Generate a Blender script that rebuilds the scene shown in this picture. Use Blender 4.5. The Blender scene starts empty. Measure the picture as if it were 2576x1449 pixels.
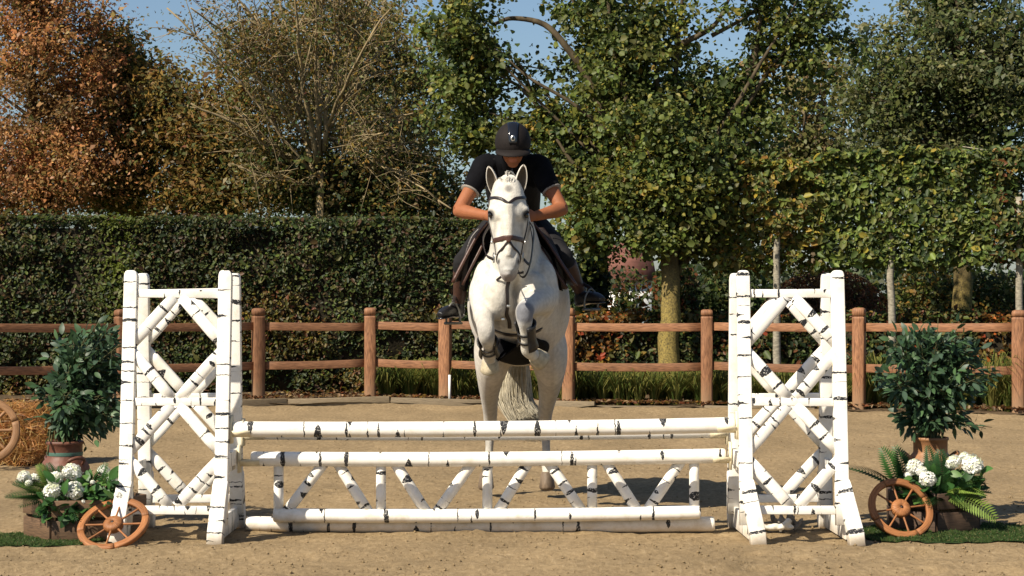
import bpy, math, random
import numpy as np
from mathutils import Vector, Matrix

sc = bpy.context.scene
COL = sc.collection
R = math.radians
CAMZ = 1.45
F = 4900.0                      # focal length in reference pixels (2576 wide)

# ------------------------------------------------------------------ camera
cam = bpy.data.cameras.new('camera')
cam.sensor_fit = 'HORIZONTAL'
cam.sensor_width = 36.0
cam.lens = 36.0 * F / 2576.0
cam.shift_y = 28.5 / 2576.0
cam.clip_start = 0.1
cam.clip_end = 2000
camo = bpy.data.objects.new('camera', cam)
camo.location = (0, 0, CAMZ)
camo.rotation_euler = (R(90), 0, 0)
COL.objects.link(camo)
sc.camera = camo

# ------------------------------------------------------------------ light
LX, LY, LZ = 0.80, 0.71, -0.94          # direction in which the sunlight travels
SUN_EL = math.atan2(-LZ, math.hypot(LX, LY))
world = bpy.data.worlds.new('World')
sc.world = world
world.use_nodes = True
wn = world.node_tree.nodes
wl = world.node_tree.links
wn.clear()
sky = wn.new('ShaderNodeTexSky')
sky.sky_type = 'NISHITA'
sky.sun_disc = False
sky.sun_elevation = SUN_EL
sky.sun_rotation = math.atan2(-LX, -LY)
sky.altitude = 0
sky.air_density = 1.0
sky.dust_density = 1.0
sky.ozone_density = 3.5
bg = wn.new('ShaderNodeBackground')
bg.inputs['Strength'].default_value = 0.064
wo = wn.new('ShaderNodeOutputWorld')
wl.new(sky.outputs[0], bg.inputs['Color'])
wl.new(bg.outputs[0], wo.inputs['Surface'])
sund = bpy.data.lights.new('sun', 'SUN')
sund.energy = 5.0
sund.angle = R(0.55)
sund.color = (1.0, 0.90, 0.74)
suno = bpy.data.objects.new('sun', sund)
suno.rotation_euler = Vector((LX, LY, LZ)).to_track_quat('-Z', 'Y').to_euler()
suno.location = (-20, -15, 30)
COL.objects.link(suno)
sc.view_settings.view_transform = 'Standard'
sc.view_settings.look = 'None'
sc.view_settings.exposure = 0.72
sc.view_settings.gamma = 1.0
sc.view_settings.use_curve_mapping = False
sc.render.engine = 'CYCLES'
sc.cycles.use_denoising = True
sc.cycles.max_bounces = 6
sc.cycles.diffuse_bounces = 3
sc.cycles.transparent_max_bounces = 6
sc.render.filter_size = 1.5

# ------------------------------------------------------------------ helpers
def P(x, y, Y):
    """world point at depth Y seen at reference pixel (x, y)"""
    return np.array([(x - 1288.0) / F * Y, Y, CAMZ - (y - 753.0) / F * Y])

def PZ(x, y, z=0.0):
    """world point at height z seen at reference pixel"""
    Y = F * (CAMZ - z) / (y - 753.0)
    return np.array([(x - 1288.0) / F * Y, Y, z])

rng = np.random.default_rng(7)

class MB:
    """collects geometry for ONE mesh object (world coordinates)"""
    def __init__(self):
        self.v = []; self.f = []; self.uv = []; self.n = 0
    def add(self, v, f, uv=None):
        v = np.asarray(v, float).reshape(-1, 3)
        self.v.append(v)
        for k, face in enumerate(f):
            self.f.append(tuple(int(i) + self.n for i in face))
            if uv is not None:
                self.uv.append(uv[k])
            else:
                self.uv.append([(0.0, 0.0)] * len(face))
        self.n += len(v)
        return self
    def verts(self):
        return np.concatenate(self.v) if self.v else np.zeros((0, 3))

def frame_for(d, ref=None):
    d = np.asarray(d, float); d = d / np.linalg.norm(d)
    r = np.array([1.0, 0, 0]) if ref is None else np.asarray(ref, float)
    u = r - d * (r @ d)
    if np.linalg.norm(u) < 1e-4:
        r = np.array([0, 0, 1.0]); u = r - d * (r @ d)
    u /= np.linalg.norm(u)
    w = np.cross(d, u)
    return d, u, w

def tube(mb, pts, rad, n=8, ref=None, rad2=None, cap=True, power=2.0, uv=True, twist=0.0):
    """loft of (super)ellipse sections along a polyline. rad along u (near ref), rad2 along w"""
    pts = np.asarray(pts, float)
    m = len(pts)
    rad = np.broadcast_to(np.asarray(rad, float), (m,))
    rad2 = rad if rad2 is None else np.broadcast_to(np.asarray(rad2, float), (m,))
    tan = np.gradient(pts, axis=0)
    ang = np.linspace(0, 2 * math.pi, n, endpoint=False) + twist
    c, s = np.cos(ang), np.sin(ang)
    if power != 2.0:
        c = np.sign(c) * np.abs(c) ** (2 / power); s = np.sign(s) * np.abs(s) ** (2 / power)
    V = np.zeros((m, n, 3))
    L = np.concatenate([[0], np.cumsum(np.linalg.norm(np.diff(pts, axis=0), axis=1))])
    pu = ref
    for i in range(m):
        d, u, w = frame_for(tan[i], pu)
        pu = u
        V[i] = pts[i] + np.outer(c * rad[i], u) + np.outer(s * rad2[i], w)
    f = []; uvs = []
    for i in range(m - 1):
        for j in range(n):
            k = (j + 1) % n
            f.append((i * n + j, i * n + k, (i + 1) * n + k, (i + 1) * n + j))
            uvs.append([(L[i], j / n), (L[i], (j + 1) / n), (L[i + 1], (j + 1) / n), (L[i + 1], j / n)])
    vv = V.reshape(-1, 3)
    if cap:
        vv = np.concatenate([vv, pts[:1], pts[-1:]])
        a, b = m * n, m * n + 1
        for j in range(n):
            k = (j + 1) % n
            f.append((a, k, j)); uvs.append([(L[0] - .03, .5)] * 3)
            f.append((b, (m - 1) * n + j, (m - 1) * n + k)); uvs.append([(L[-1] + .03, .5)] * 3)
    mb.add(vv, f, uvs)
    return mb

def box(mb, c, h, ax=None):
    """box with centre c, half sizes h, optional axes (3 rows); uv: metres along longest axis / fraction round"""
    c = np.asarray(c, float)
    ax = np.eye(3) if ax is None else np.asarray(ax, float)
    sg = np.array([[-1, -1, -1], [1, -1, -1], [1, 1, -1], [-1, 1, -1], [-1, -1, 1], [1, -1, 1], [1, 1, 1], [-1, 1, 1]], float)
    loc = sg * np.asarray(h, float)
    v = c + loc @ ax
    f = [(0, 3, 2, 1), (4, 5, 6, 7), (0, 1, 5, 4), (1, 2, 6, 5), (2, 3, 7, 6), (3, 0, 4, 7)]
    la = int(np.argmax(h)); o = [i for i in range(3) if i != la]
    uv = []
    for face in f:
        q = []
        for i in face:
            a = loc[i][la]
            t = math.atan2(loc[i][o[1]], loc[i][o[0]]) / (2 * math.pi) + .5
            q.append([a, t])
        ts = [p[1] for p in q]
        if max(ts) - min(ts) > .5:
            for p in q:
                if p[1] < .5: p[1] += 1
        uv.append([tuple(p) for p in q])
    mb.add(v, f, uv)
    return mb

def beam(mb, a, b, w, t, up=(0, 0, 1)):
    """rectangular board from a to b; w = size along 'up', t = the other one"""
    a = np.asarray(a, float); b = np.asarray(b, float)
    d, u, s = frame_for(b - a, up)
    L = np.linalg.norm(b - a)
    box(mb, (a + b) / 2, (L / 2, w / 2, t / 2), np.array([d, u, s]))
    return mb

def ellipsoid(mb, c, r, ax=None, nu=16, nv=10):
    c = np.asarray(c, float); r = np.asarray(r, float)
    ax = np.eye(3) if ax is None else np.asarray(ax, float)
    v = []; f = []
    for i in range(1, nv):
        th = math.pi * i / nv
        for j in range(nu):
            p = 2 * math.pi * j / nu
            v.append((math.sin(th) * math.cos(p), math.sin(th) * math.sin(p), math.cos(th)))
    v.append((0, 0, 1)); v.append((0, 0, -1))
    T, B = len(v) - 2, len(v) - 1
    for i in range(nv - 2):
        for j in range(nu):
            k = (j + 1) % nu
            f.append((i * nu + j, (i + 1) * nu + j, (i + 1) * nu + k, i * nu + k))
    for j in range(nu):
        k = (j + 1) % nu
        f.append((T, j, k)); f.append((B, (nv - 2) * nu + k, (nv - 2) * nu + j))
    v = (np.array(v) * r) @ ax + c
    mb.add(v, f)
    return mb

def rot_z(a):
    c, s = math.cos(a), math.sin(a)
    return np.array([[c, s, 0], [-s, c, 0], [0, 0, 1.0]])

def thing(name, label, cat, loc=(0, 0, 0), group=None):
    o = bpy.data.objects.new(name, None)
    o.empty_display_size = .1
    o.location = [float(x) for x in loc]
    o['label'] = label; o['category'] = cat
    if group: o['group'] = group
    COL.objects.link(o)
    return o

def world_loc(o):
    l = np.array(o.location)
    while o.parent is not None:
        o = o.parent; l = l + np.array(o.location)
    return l

def tag(o, label, cat, group=None):
    o['label'] = label; o['category'] = cat
    if group: o['group'] = group
    return o

def fast_mesh(name, V, faces_flat, counts, uv=None, col=None, mat=None, smooth=False):
    me = bpy.data.meshes.new(name)
    V = np.ascontiguousarray(V, np.float32)
    faces_flat = np.ascontiguousarray(faces_flat, np.int32)
    counts = np.ascontiguousarray(counts, np.int32)
    me.vertices.add(len(V)); me.vertices.foreach_set('co', V.ravel())
    me.loops.add(len(faces_flat)); me.loops.foreach_set('vertex_index', faces_flat)
    me.polygons.add(len(counts))
    st = np.concatenate([[0], np.cumsum(counts)[:-1]]).astype(np.int32)
    me.polygons.foreach_set('loop_start', st)
    try:
        me.polygons.foreach_set('loop_total', counts)
    except Exception:
        pass
    if uv is not None:
        l = me.uv_layers.new(name='uv')
        l.data.foreach_set('uv', np.ascontiguousarray(uv, np.float32).ravel())
    me.update(calc_edges=True)
    if col is not None:
        a = me.color_attributes.new('col', 'FLOAT_COLOR', 'POINT')
        c = np.ones((len(V), 4), np.float32); c[:, :3] = col
        a.data.foreach_set('color', c.ravel())
    if smooth:
        me.polygons.foreach_set('use_smooth', np.ones(len(counts), bool))
    me.validate()
    if mat is not None: me.materials.append(mat)
    return me

def build(mb, name, mat, parent=None, smooth=False, loc=None, bevel=0.0, col=None):
    """link an MB as one object; vertices are world coordinates"""
    V = mb.verts()
    off = world_loc(parent) if parent is not None else (np.zeros(3) if loc is None else np.asarray(loc, float))
    if parent is not None and loc is not None:
        o_l = np.asarray(loc, float) - off; base = np.asarray(loc, float)
    elif parent is not None:
        o_l = np.zeros(3); base = off
    else:
        o_l = off; base = off
    ff = np.fromiter((i for f in mb.f for i in f), np.int32)
    cc = np.fromiter((len(f) for f in mb.f), np.int32)
    uv = np.array([p for f in mb.uv for p in f], np.float32)
    me = fast_mesh(name, V - base, ff, cc, uv=uv, col=col, mat=mat, smooth=smooth)
    o = bpy.data.objects.new(name, me)
    o.location = [float(x) for x in o_l]
    COL.objects.link(o)
    if parent is not None: o.parent = parent
    if bevel > 0:
        m = o.modifiers.new('bevel', 'BEVEL'); m.width = bevel; m.segments = 2; m.limit_method = 'ANGLE'; m.angle_limit = R(40)
    return o

def inst(src_mesh, name, parent, mat4, plain=True):
    """object sharing mesh data; mat4 is a world matrix (parent has no rotation)"""
    o = bpy.data.objects.new(name, src_mesh)
    if parent is not None:
        o.parent = parent
        mat4 = Matrix.Translation(-Vector(world_loc(parent))) @ mat4
    o.matrix_local = mat4
    COL.objects.link(o)
    return o

def remesh(mb, name, voxel, mat, parent=None, smooth_it=6, fac=0.5):
    """union of overlapping lofts into one continuous skin"""
    o = build(mb, name, mat, parent)
    m = o.modifiers.new('r', 'REMESH'); m.mode = 'VOXEL'; m.voxel_size = voxel
    if smooth_it:
        s = o.modifiers.new('s', 'SMOOTH'); s.factor = fac; s.iterations = smooth_it
    dg = bpy.context.evaluated_depsgraph_get()
    dg.update()
    me = bpy.data.meshes.new_from_object(o.evaluated_get(dg))
    o.modifiers.clear()
    old = o.data; o.data = me; me.name = name
    bpy.data.meshes.remove(old)
    if not me.materials: me.materials.append(mat)
    me.polygons.foreach_set('use_smooth', np.ones(len(me.polygons), bool))
    return o

def get_co(me):
    a = np.zeros(len(me.vertices) * 3, np.float32); me.vertices.foreach_get('co', a)
    return a.reshape(-1, 3).astype(float)

def set_col(me, col):
    a = me.color_attributes.get('col') or me.color_attributes.new('col', 'FLOAT_COLOR', 'POINT')
    c = np.ones((len(me.vertices), 4), np.float32); c[:, :3] = col
    a.data.foreach_set('color', c.ravel())

def sstep(a, b, x):
    t = np.clip((x - a) / (b - a), 0, 1); return t * t * (3 - 2 * t)

def vnoise(p, scale, seed=0):
    """cheap 3D value noise, p (n,3)"""
    q = np.asarray(p, float) * scale
    i = np.floor(q).astype(np.int64); f = q - i; f = f * f * (3 - 2 * f)
    def h(a, b, c):
        n = (a * 374761393 + b * 668265263 + c * 2147483647 + seed * 144665) & 0x7fffffff
        n = (n ^ (n >> 13)) * 1274126177 & 0x7fffffff
        return ((n ^ (n >> 16)) & 0xffff) / 65535.0
    r = 0
    for dx in (0, 1):
        for dy in (0, 1):
            for dz in (0, 1):
                w = (f[:, 0] if dx else 1 - f[:, 0]) * (f[:, 1] if dy else 1 - f[:, 1]) * (f[:, 2] if dz else 1 - f[:, 2])
                r = r + w * h(i[:, 0] + dx, i[:, 1] + dy, i[:, 2] + dz)
    return r

def spline(pts, n):
    """Catmull-Rom through pts, n samples per span"""
    p = np.asarray(pts, float)
    p = np.vstack([2 * p[0] - p[1], p, 2 * p[-1] - p[-2]])
    out = []
    for i in range(1, len(p) - 2):
        for t in np.linspace(0, 1, n, endpoint=False):
            a, b, c, d = p[i - 1], p[i], p[i + 1], p[i + 2]
            out.append(.5 * (2 * b + (c - a) * t + (2 * a - 5 * b + 4 * c - d) * t * t + (3 * b - a - 3 * c + d) * t ** 3))
    out.append(p[-2])
    return np.array(out)

# ------------------------------------------------------------------ materials
def new_mat(name):
    m = bpy.data.materials.new(name); m.use_nodes = True
    nt = m.node_tree
    b = nt.nodes['Principled BSDF']
    return m, nt, b

def simple(name, col, rough=.6, spec=.4, metal=0.0, noise=0.0, nscale=20, bump=0.0, bscale=60, stretch=(1, 1, 1)):
    m, nt, b = new_mat(name)
    b.inputs['Roughness'].default_value = rough
    b.inputs['Metallic'].default_value = metal
    b.inputs['Specular IOR Level'].default_value = spec
    tc = nt.nodes.new('ShaderNodeTexCoord')
    mp = nt.nodes.new('ShaderNodeMapping'); mp.inputs['Scale'].default_value = stretch
    nt.links.new(tc.outputs['Object'], mp.inputs[0])
    if noise > 0:
        n = nt.nodes.new('ShaderNodeTexNoise'); n.inputs['Scale'].default_value = nscale; n.inputs['Detail'].default_value = 5
        nt.links.new(mp.outputs[0], n.inputs['Vector'])
        r = nt.nodes.new('ShaderNodeValToRGB')
        c0 = [max(0, c * (1 - noise)) for c in col]; c1 = [min(1, c * (1 + noise)) for c in col]
        r.color_ramp.elements[0].position = .3; r.color_ramp.elements[1].position = .7
        r.color_ramp.elements[0].color = (*c0, 1); r.color_ramp.elements[1].color = (*c1, 1)
        nt.links.new(n.outputs['Fac'], r.inputs[0]); nt.links.new(r.outputs[0], b.inputs['Base Color'])
    else:
        b.inputs['Base Color'].default_value = (*col, 1)
    if bump > 0:
        n2 = nt.nodes.new('ShaderNodeTexNoise'); n2.inputs['Scale'].default_value = bscale; n2.inputs['Detail'].default_value = 4
        nt.links.new(mp.outputs[0], n2.inputs['Vector'])
        bp = nt.nodes.new('ShaderNodeBump'); bp.inputs['Strength'].default_value = bump; bp.inputs['Distance'].default_value = .01
        nt.links.new(n2.outputs['Fac'], bp.inputs['Height']); nt.links.new(bp.outputs[0], b.inputs['Normal'])
    return m

def leaf_mat(name, transl=.5, rough=.5, spec=.35):
    """leaf colour comes from the per-leaf 'col' attribute; part of the light passes through the blade"""
    m = bpy.data.materials.new(name); m.use_nodes = True
    nt = m.node_tree; nt.nodes.clear()
    out = nt.nodes.new('ShaderNodeOutputMaterial')
    at = nt.nodes.new('ShaderNodeAttribute'); at.attribute_name = 'col'
    b = nt.nodes.new('ShaderNodeBsdfPrincipled')
    b.inputs['Roughness'].default_value = rough; b.inputs['Specular IOR Level'].default_value = spec
    t = nt.nodes.new('ShaderNodeBsdfTranslucent')
    mx = nt.nodes.new('ShaderNodeMixShader'); mx.inputs[0].default_value = transl
    nt.links.new(at.outputs['Color'], b.inputs['Base Color']); nt.links.new(at.outputs['Color'], t.inputs['Color'])
    nt.links.new(b.outputs[0], mx.inputs[1]); nt.links.new(t.outputs[0], mx.inputs[2]); nt.links.new(mx.outputs[0], out.inputs['Surface'])
    return m

def attr_mat(name, rough=.6, spec=.3, bump=.0, bscale=80, noise=.12, nscale=30, sheen=0.0):
    m, nt, b = new_mat(name)
    at = nt.nodes.new('ShaderNodeAttribute'); at.attribute_name = 'col'
    tc = nt.nodes.new('ShaderNodeTexCoord')
    n = nt.nodes.new('ShaderNodeTexNoise'); n.inputs['Scale'].default_value = nscale; n.inputs['Detail'].default_value = 6
    nt.links.new(tc.outputs['Object'], n.inputs['Vector'])
    mr = nt.nodes.new('ShaderNodeMapRange'); mr.inputs[1].default_value = .3; mr.inputs[2].default_value = .7
    mr.inputs[3].default_value = 1 - noise; mr.inputs[4].default_value = 1 + noise
    nt.links.new(n.outputs['Fac'], mr.inputs[0])
    mu = nt.nodes.new('ShaderNodeVectorMath'); mu.operation = 'SCALE'
    nt.links.new(at.outputs['Color'], mu.inputs[0]); nt.links.new(mr.outputs[0], mu.inputs['Scale'])
    nt.links.new(mu.outputs[0], b.inputs['Base Color'])
    b.inputs['Roughness'].default_value = rough; b.inputs['Specular IOR Level'].default_value = spec
    if sheen: b.inputs['Sheen Weight'].default_value = sheen
    if bump:
        n2 = nt.nodes.new('ShaderNodeTexNoise'); n2.inputs['Scale'].default_value = bscale; n2.inputs['Detail'].default_value = 4
        nt.links.new(tc.outputs['Object'], n2.inputs['Vector'])
        bp = nt.nodes.new('ShaderNodeBump'); bp.inputs['Strength'].default_value = bump; bp.inputs['Distance'].default_value = .01
        nt.links.new(n2.outputs['Fac'], bp.inputs['Height']); nt.links.new(bp.outputs[0], b.inputs['Normal'])
    return m

def mth(nt, op, a, b=None, c=None):
    n = nt.nodes.new('ShaderNodeMath'); n.operation = op
    for i, x in enumerate((a, b, c)):
        if x is None: continue
        if isinstance(x, (int, float)): n.inputs[i].default_value = x
        else: nt.links.new(x, n.inputs[i])
    return n.outputs[0]

def birch_mat(name, cell=.17, base=(.80, .775, .72), dens=.2, size=1.0):
    """white paint with brush-dabbed black birch marks; uv = (metres along, fraction round)"""
    m, nt, b = new_mat(name)
    uvn = nt.nodes.new('ShaderNodeUVMap'); uvn.uv_map = 'uv'
    oi = nt.nodes.new('ShaderNodeObjectInfo')
    tc = nt.nodes.new('ShaderNodeTexCoord')
    sp = nt.nodes.new('ShaderNodeSeparateXYZ'); nt.links.new(uvn.outputs[0], sp.inputs[0])
    nz = nt.nodes.new('ShaderNodeTexNoise'); nz.inputs['Scale'].default_value = 38; nz.inputs['Detail'].default_value = 4
    nt.links.new(tc.outputs['Object'], nz.inputs['Vector'])
    jit = mth(nt, 'MULTIPLY', mth(nt, 'SUBTRACT', nz.outputs['Fac'], .5), .022)
    off = mth(nt, 'MULTIPLY', oi.outputs['Random'], 53.0)
    mask = None
    for layer, (cl, seed, thin) in enumerate(((cell, 0.0, 1.0), (cell * .61, 91.7, .45))):
        u = mth(nt, 'ADD', mth(nt, 'ADD', mth(nt, 'DIVIDE', sp.outputs[0], cl), off), seed + 500.0)
        u = mth(nt, 'ADD', u, mth(nt, 'DIVIDE', jit, cl))
        ci = mth(nt, 'FLOOR', u); fr = mth(nt, 'FRACT', u)
        wnz = nt.nodes.new('ShaderNodeTexWhiteNoise'); wnz.noise_dimensions = '1D'; nt.links.new(ci, wnz.inputs['W'])
        rgb = nt.nodes.new('ShaderNodeSeparateColor'); nt.links.new(wnz.outputs['Color'], rgb.inputs[0])
        r1, r2, r3 = rgb.outputs
        cen = mth(nt, 'ADD', mth(nt, 'MULTIPLY', r1, .5), .25)
        vv = mth(nt, 'FRACT', mth(nt, 'ADD', sp.outputs[1], mth(nt, 'MULTIPLY', r2, 7.31)))
        dv = mth(nt, 'ABSOLUTE', mth(nt, 'SUBTRACT', vv, .5))
        ext = mth(nt, 'ADD', mth(nt, 'MULTIPLY', mth(nt, 'POWER', r3, 1.1), .40), .10)
        tap = mth(nt, 'SUBTRACT', 1.0, mth(nt, 'POWER', mth(nt, 'DIVIDE', dv, ext), 2.0))
        hw = mth(nt, 'ADD', mth(nt, 'MULTIPLY', mth(nt, 'POWER', mth(nt, 'FRACT', mth(nt, 'MULTIPLY', r3, 13.7)), 2.0), .014 * size), .0048 * size)
        hw = mth(nt, 'DIVIDE', mth(nt, 'MULTIPLY', hw, thin), cl)
        du = mth(nt, 'ABSOLUTE', mth(nt, 'SUBTRACT', fr, cen))
        k = mth(nt, 'GREATER_THAN', mth(nt, 'SUBTRACT', mth(nt, 'MULTIPLY', hw, tap), du), 0.0)
        pres = mth(nt, 'GREATER_THAN', mth(nt, 'FRACT', mth(nt, 'MULTIPLY', r1, 29.3)), dens if layer == 0 else .62)
        k = mth(nt, 'MULTIPLY', k, pres)
        mask = k if mask is None else mth(nt, 'MAXIMUM', mask, k)
    nb = nt.nodes.new('ShaderNodeTexNoise'); nb.inputs['Scale'].default_value = 120; nb.inputs['Detail'].default_value = 3
    nt.links.new(tc.outputs['Object'], nb.inputs['Vector'])
    dab = nt.nodes.new('ShaderNodeMapRange'); dab.inputs[1].default_value = .30; dab.inputs[2].default_value = .42
    nt.links.new(nb.outputs['Fac'], dab.inputs[0])
    mask = mth(nt, 'MULTIPLY', mask, dab.outputs[0])
    # paint: slightly uneven white with scuffs
    nd = nt.nodes.new('ShaderNodeTexNoise'); nd.inputs['Scale'].default_value = 7; nd.inputs['Detail'].default_value = 8; nd.inputs['Roughness'].default_value = .7
    nt.links.new(tc.outputs['Object'], nd.inputs['Vector'])
    ra = nt.nodes.new('ShaderNodeValToRGB')
    ra.color_ramp.elements[0].position = .30; ra.color_ramp.elements[0].color = (base[0] * .84, base[1] * .80, base[2] * .72, 1)
    ra.color_ramp.elements[1].position = .52; ra.color_ramp.elements[1].color = (*base, 1)
    nt.links.new(nd.outputs['Fac'], ra.inputs[0])
    # sand splashed on the foot of things standing in the arena
    geo = nt.nodes.new('ShaderNodeNewGeometry'); sx = nt.nodes.new('ShaderNodeSeparateXYZ'); nt.links.new(geo.outputs['Position'], sx.inputs[0])
    zz = mth(nt, 'ADD', sx.outputs[2], mth(nt, 'MULTIPLY', mth(nt, 'SUBTRACT', nd.outputs['Fac'], .5), .22))
    dr = nt.nodes.new('ShaderNodeMapRange'); dr.inputs[1].default_value = .0; dr.inputs[2].default_value = .11; dr.inputs[3].default_value = .55; dr.inputs[4].default_value = 0
    nt.links.new(zz, dr.inputs[0])
    m1 = nt.nodes.new('ShaderNodeMix'); m1.data_type = 'RGBA'
    nt.links.new(dr.outputs[0], m1.inputs[0]); nt.links.new(ra.outputs[0], m1.inputs[6]); m1.inputs[7].default_value = (.42, .32, .2, 1)
    m2 = nt.nodes.new('ShaderNodeMix'); m2.data_type = 'RGBA'
    nt.links.new(mask, m2.inputs[0]); nt.links.new(m1.outputs[2], m2.inputs[6]); m2.inputs[7].default_value = (.016, .017, .02, 1)
    nt.links.new(m2.outputs[2], b.inputs['Base Color'])
    b.inputs['Roughness'].default_value = .5; b.inputs['Specular IOR Level'].default_value = .35
    bp = nt.nodes.new('ShaderNodeBump'); bp.inputs['Strength'].default_value = .25; bp.inputs['Distance'].default_value = .004
    nt.links.new(nd.outputs['Fac'], bp.inputs['Height']); nt.links.new(bp.outputs[0], b.inputs['Normal'])
    return m

def wood_mat(name, c0, c1, rough=.65, scale=9, bump=.4, stain=None):
    m, nt, b = new_mat(name)
    uvn = nt.nodes.new('ShaderNodeUVMap'); uvn.uv_map = 'uv'
    oi = nt.nodes.new('ShaderNodeObjectInfo')
    mp = nt.nodes.new('ShaderNodeMapping'); mp.inputs['Scale'].default_value = (1.2, 9, 1)
    nt.links.new(uvn.outputs[0], mp.inputs[0])
    cx = nt.nodes.new('ShaderNodeCombineXYZ')
    nt.links.new(mth(nt, 'MULTIPLY', oi.outputs['Random'], 40.0), cx.inputs[0]); nt.links.new(cx.outputs[0], mp.inputs['Location'])
    n = nt.nodes.new('ShaderNodeTexNoise'); n.inputs['Scale'].default_value = scale; n.inputs['Detail'].default_value = 7; n.inputs['Distortion'].default_value = .6
    nt.links.new(mp.outputs[0], n.inputs['Vector'])
    ra = nt.nodes.new('ShaderNodeValToRGB')
    ra.color_ramp.elements[0].position = .32; ra.color_ramp.elements[0].color = (*c0, 1)
    ra.color_ramp.elements[1].position = .68; ra.color_ramp.elements[1].color = (*c1, 1)
    nt.links.new(n.outputs['Fac'], ra.inputs[0])
    mr = nt.nodes.new('ShaderNodeMapRange'); mr.inputs[3].default_value = .78; mr.inputs[4].default_value = 1.2
    nt.links.new(oi.outputs['Random'], mr.inputs[0])
    sc_ = nt.nodes.new('ShaderNodeVectorMath'); sc_.operation = 'SCALE'
    nt.links.new(ra.outputs[0], sc_.inputs[0]); nt.links.new(mr.outputs[0], sc_.inputs['Scale'])
    last = sc_.outputs[0]
    if stain is not None:
        geo = nt.nodes.new('ShaderNodeNewGeometry'); sx = nt.nodes.new('ShaderNodeSeparateXYZ'); nt.links.new(geo.outputs['Position'], sx.inputs[0])
        dr = nt.nodes.new('ShaderNodeMapRange'); dr.inputs[1].default_value = .02; dr.inputs[2].default_value = .42; dr.inputs[3].default_value = .8; dr.inputs[4].default_value = 0
        nt.links.new(mth(nt, 'ADD', sx.outputs[2], mth(nt, 'MULTIPLY', mth(nt, 'SUBTRACT', n.outputs['Fac'], .5), .3)), dr.inputs[0])
        m1 = nt.nodes.new('ShaderNodeMix'); m1.data_type = 'RGBA'
        nt.links.new(dr.outputs[0], m1.inputs[0]); nt.links.new(last, m1.inputs[6]); m1.inputs[7].default_value = (*stain, 1)
        last = m1.outputs[2]
    nt.links.new(last, b.inputs['Base Color'])
    b.inputs['Roughness'].default_value = rough; b.inputs['Specular IOR Level'].default_value = .3
    bp = nt.nodes.new('ShaderNodeBump'); bp.inputs['Strength'].default_value = bump; bp.inputs['Distance'].default_value = .004
    nt.links.new(n.outputs['Fac'], bp.inputs['Height']); nt.links.new(bp.outputs[0], b.inputs['Normal'])
    return m

M = {}
M['birch'] = birch_mat('birch_paint', cell=.125, dens=.08, size=1.15)
M['birch_pole'] = birch_mat('birch_paint_pole', cell=.19, dens=.05, size=1.5)
M['birch_bold'] = birch_mat('birch_paint_bold', cell=.125, dens=.16, size=1.5)
M['fence'] = wood_mat('fence_wood', (.115, .052, .026), (.295, .142, .070), stain=(.25, .16, .09), scale=7)
M['sleeper'] = wood_mat('sleeper_wood', (.11, .083, .05), (.22, .17, .105), bump=.6)
M['crate'] = wood_mat('crate_wood', (.055, .034, .02), (.17, .10, .055))
M['crate_dark'] = wood_mat('crate_wood_dark', (.04, .026, .019), (.11, .066, .042))
M['wheelwood'] = wood_mat('wheel_wood', (.13, .046, .015), (.40, .17, .062), rough=.55)
M['wheelold'] = wood_mat('old_wheel_wood', (.16, .08, .035), (.33, .18, .085), rough=.55)
M['bark'] = simple('bark', (.10, .075, .045), .85, .2, noise=.45, nscale=9, bump=.8, bscale=25, stretch=(1, 1, .3))
M['bark_pale'] = simple('pale_bark', (.27, .215, .13), .85, .2, noise=.35, nscale=8, bump=.6, bscale=25, stretch=(1, 1, .3))
M['bark_yellow'] = simple('lichen_bark', (.25, .19, .055), .9, .15, noise=.4, nscale=14, bump=.9, bscale=22, stretch=(1, 1, .3))
M['bark_maple'] = simple('maple_bark', (.15, .115, .062), .9, .15, noise=.45, nscale=9, bump=.9, bscale=22, stretch=(1, 1, .3))
M['bark_dark'] = simple('dark_bark', (.035, .028, .02), .9, .15, noise=.4, nscale=8, bump=.6, bscale=25, stretch=(1, 1, .3))
def lichen_mat(name):
    m = simple(name, (.070, .054, .033), .9, .15, noise=.45, nscale=9, bump=.9, bscale=22, stretch=(1, 1, .3)); nt = m.node_tree; b = nt.nodes['Principled BSDF']
    src = b.inputs['Base Color'].links[0].from_socket
    geo = nt.nodes.new('ShaderNodeNewGeometry'); sx = nt.nodes.new('ShaderNodeSeparateXYZ'); nt.links.new(geo.outputs['Position'], sx.inputs[0])
    nz = nt.nodes.new('ShaderNodeTexNoise'); nz.inputs['Scale'].default_value = 5; nt.links.new(geo.outputs['Position'], nz.inputs['Vector'])
    mr = nt.nodes.new('ShaderNodeMapRange'); mr.inputs[1].default_value = 1.6; mr.inputs[2].default_value = 2.6; mr.inputs[3].default_value = .75; mr.inputs[4].default_value = 0
    nt.links.new(mth(nt, 'ADD', sx.outputs[2], mth(nt, 'MULTIPLY', nz.outputs['Fac'], .6)), mr.inputs[0])
    n2 = nt.nodes.new('ShaderNodeTexNoise'); n2.inputs['Scale'].default_value = 40; n2.inputs['Detail'].default_value = 6; nt.links.new(geo.outputs['Position'], n2.inputs['Vector'])
    ra = nt.nodes.new('ShaderNodeValToRGB'); ra.color_ramp.elements[0].position = .35; ra.color_ramp.elements[0].color = (.09, .07, .025, 1); ra.color_ramp.elements[1].position = .65; ra.color_ramp.elements[1].color = (.30, .225, .06, 1)
    nt.links.new(n2.outputs['Fac'], ra.inputs[0])
    mx = nt.nodes.new('ShaderNodeMix'); mx.data_type = 'RGBA'; nt.links.new(mr.outputs[0], mx.inputs[0]); nt.links.new(src, mx.inputs[6]); nt.links.new(ra.outputs[0], mx.inputs[7]); nt.links.new(mx.outputs[2], b.inputs['Base Color'])
    return m
M['bark_yellow'] = lichen_mat('lichen_bark')
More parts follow.
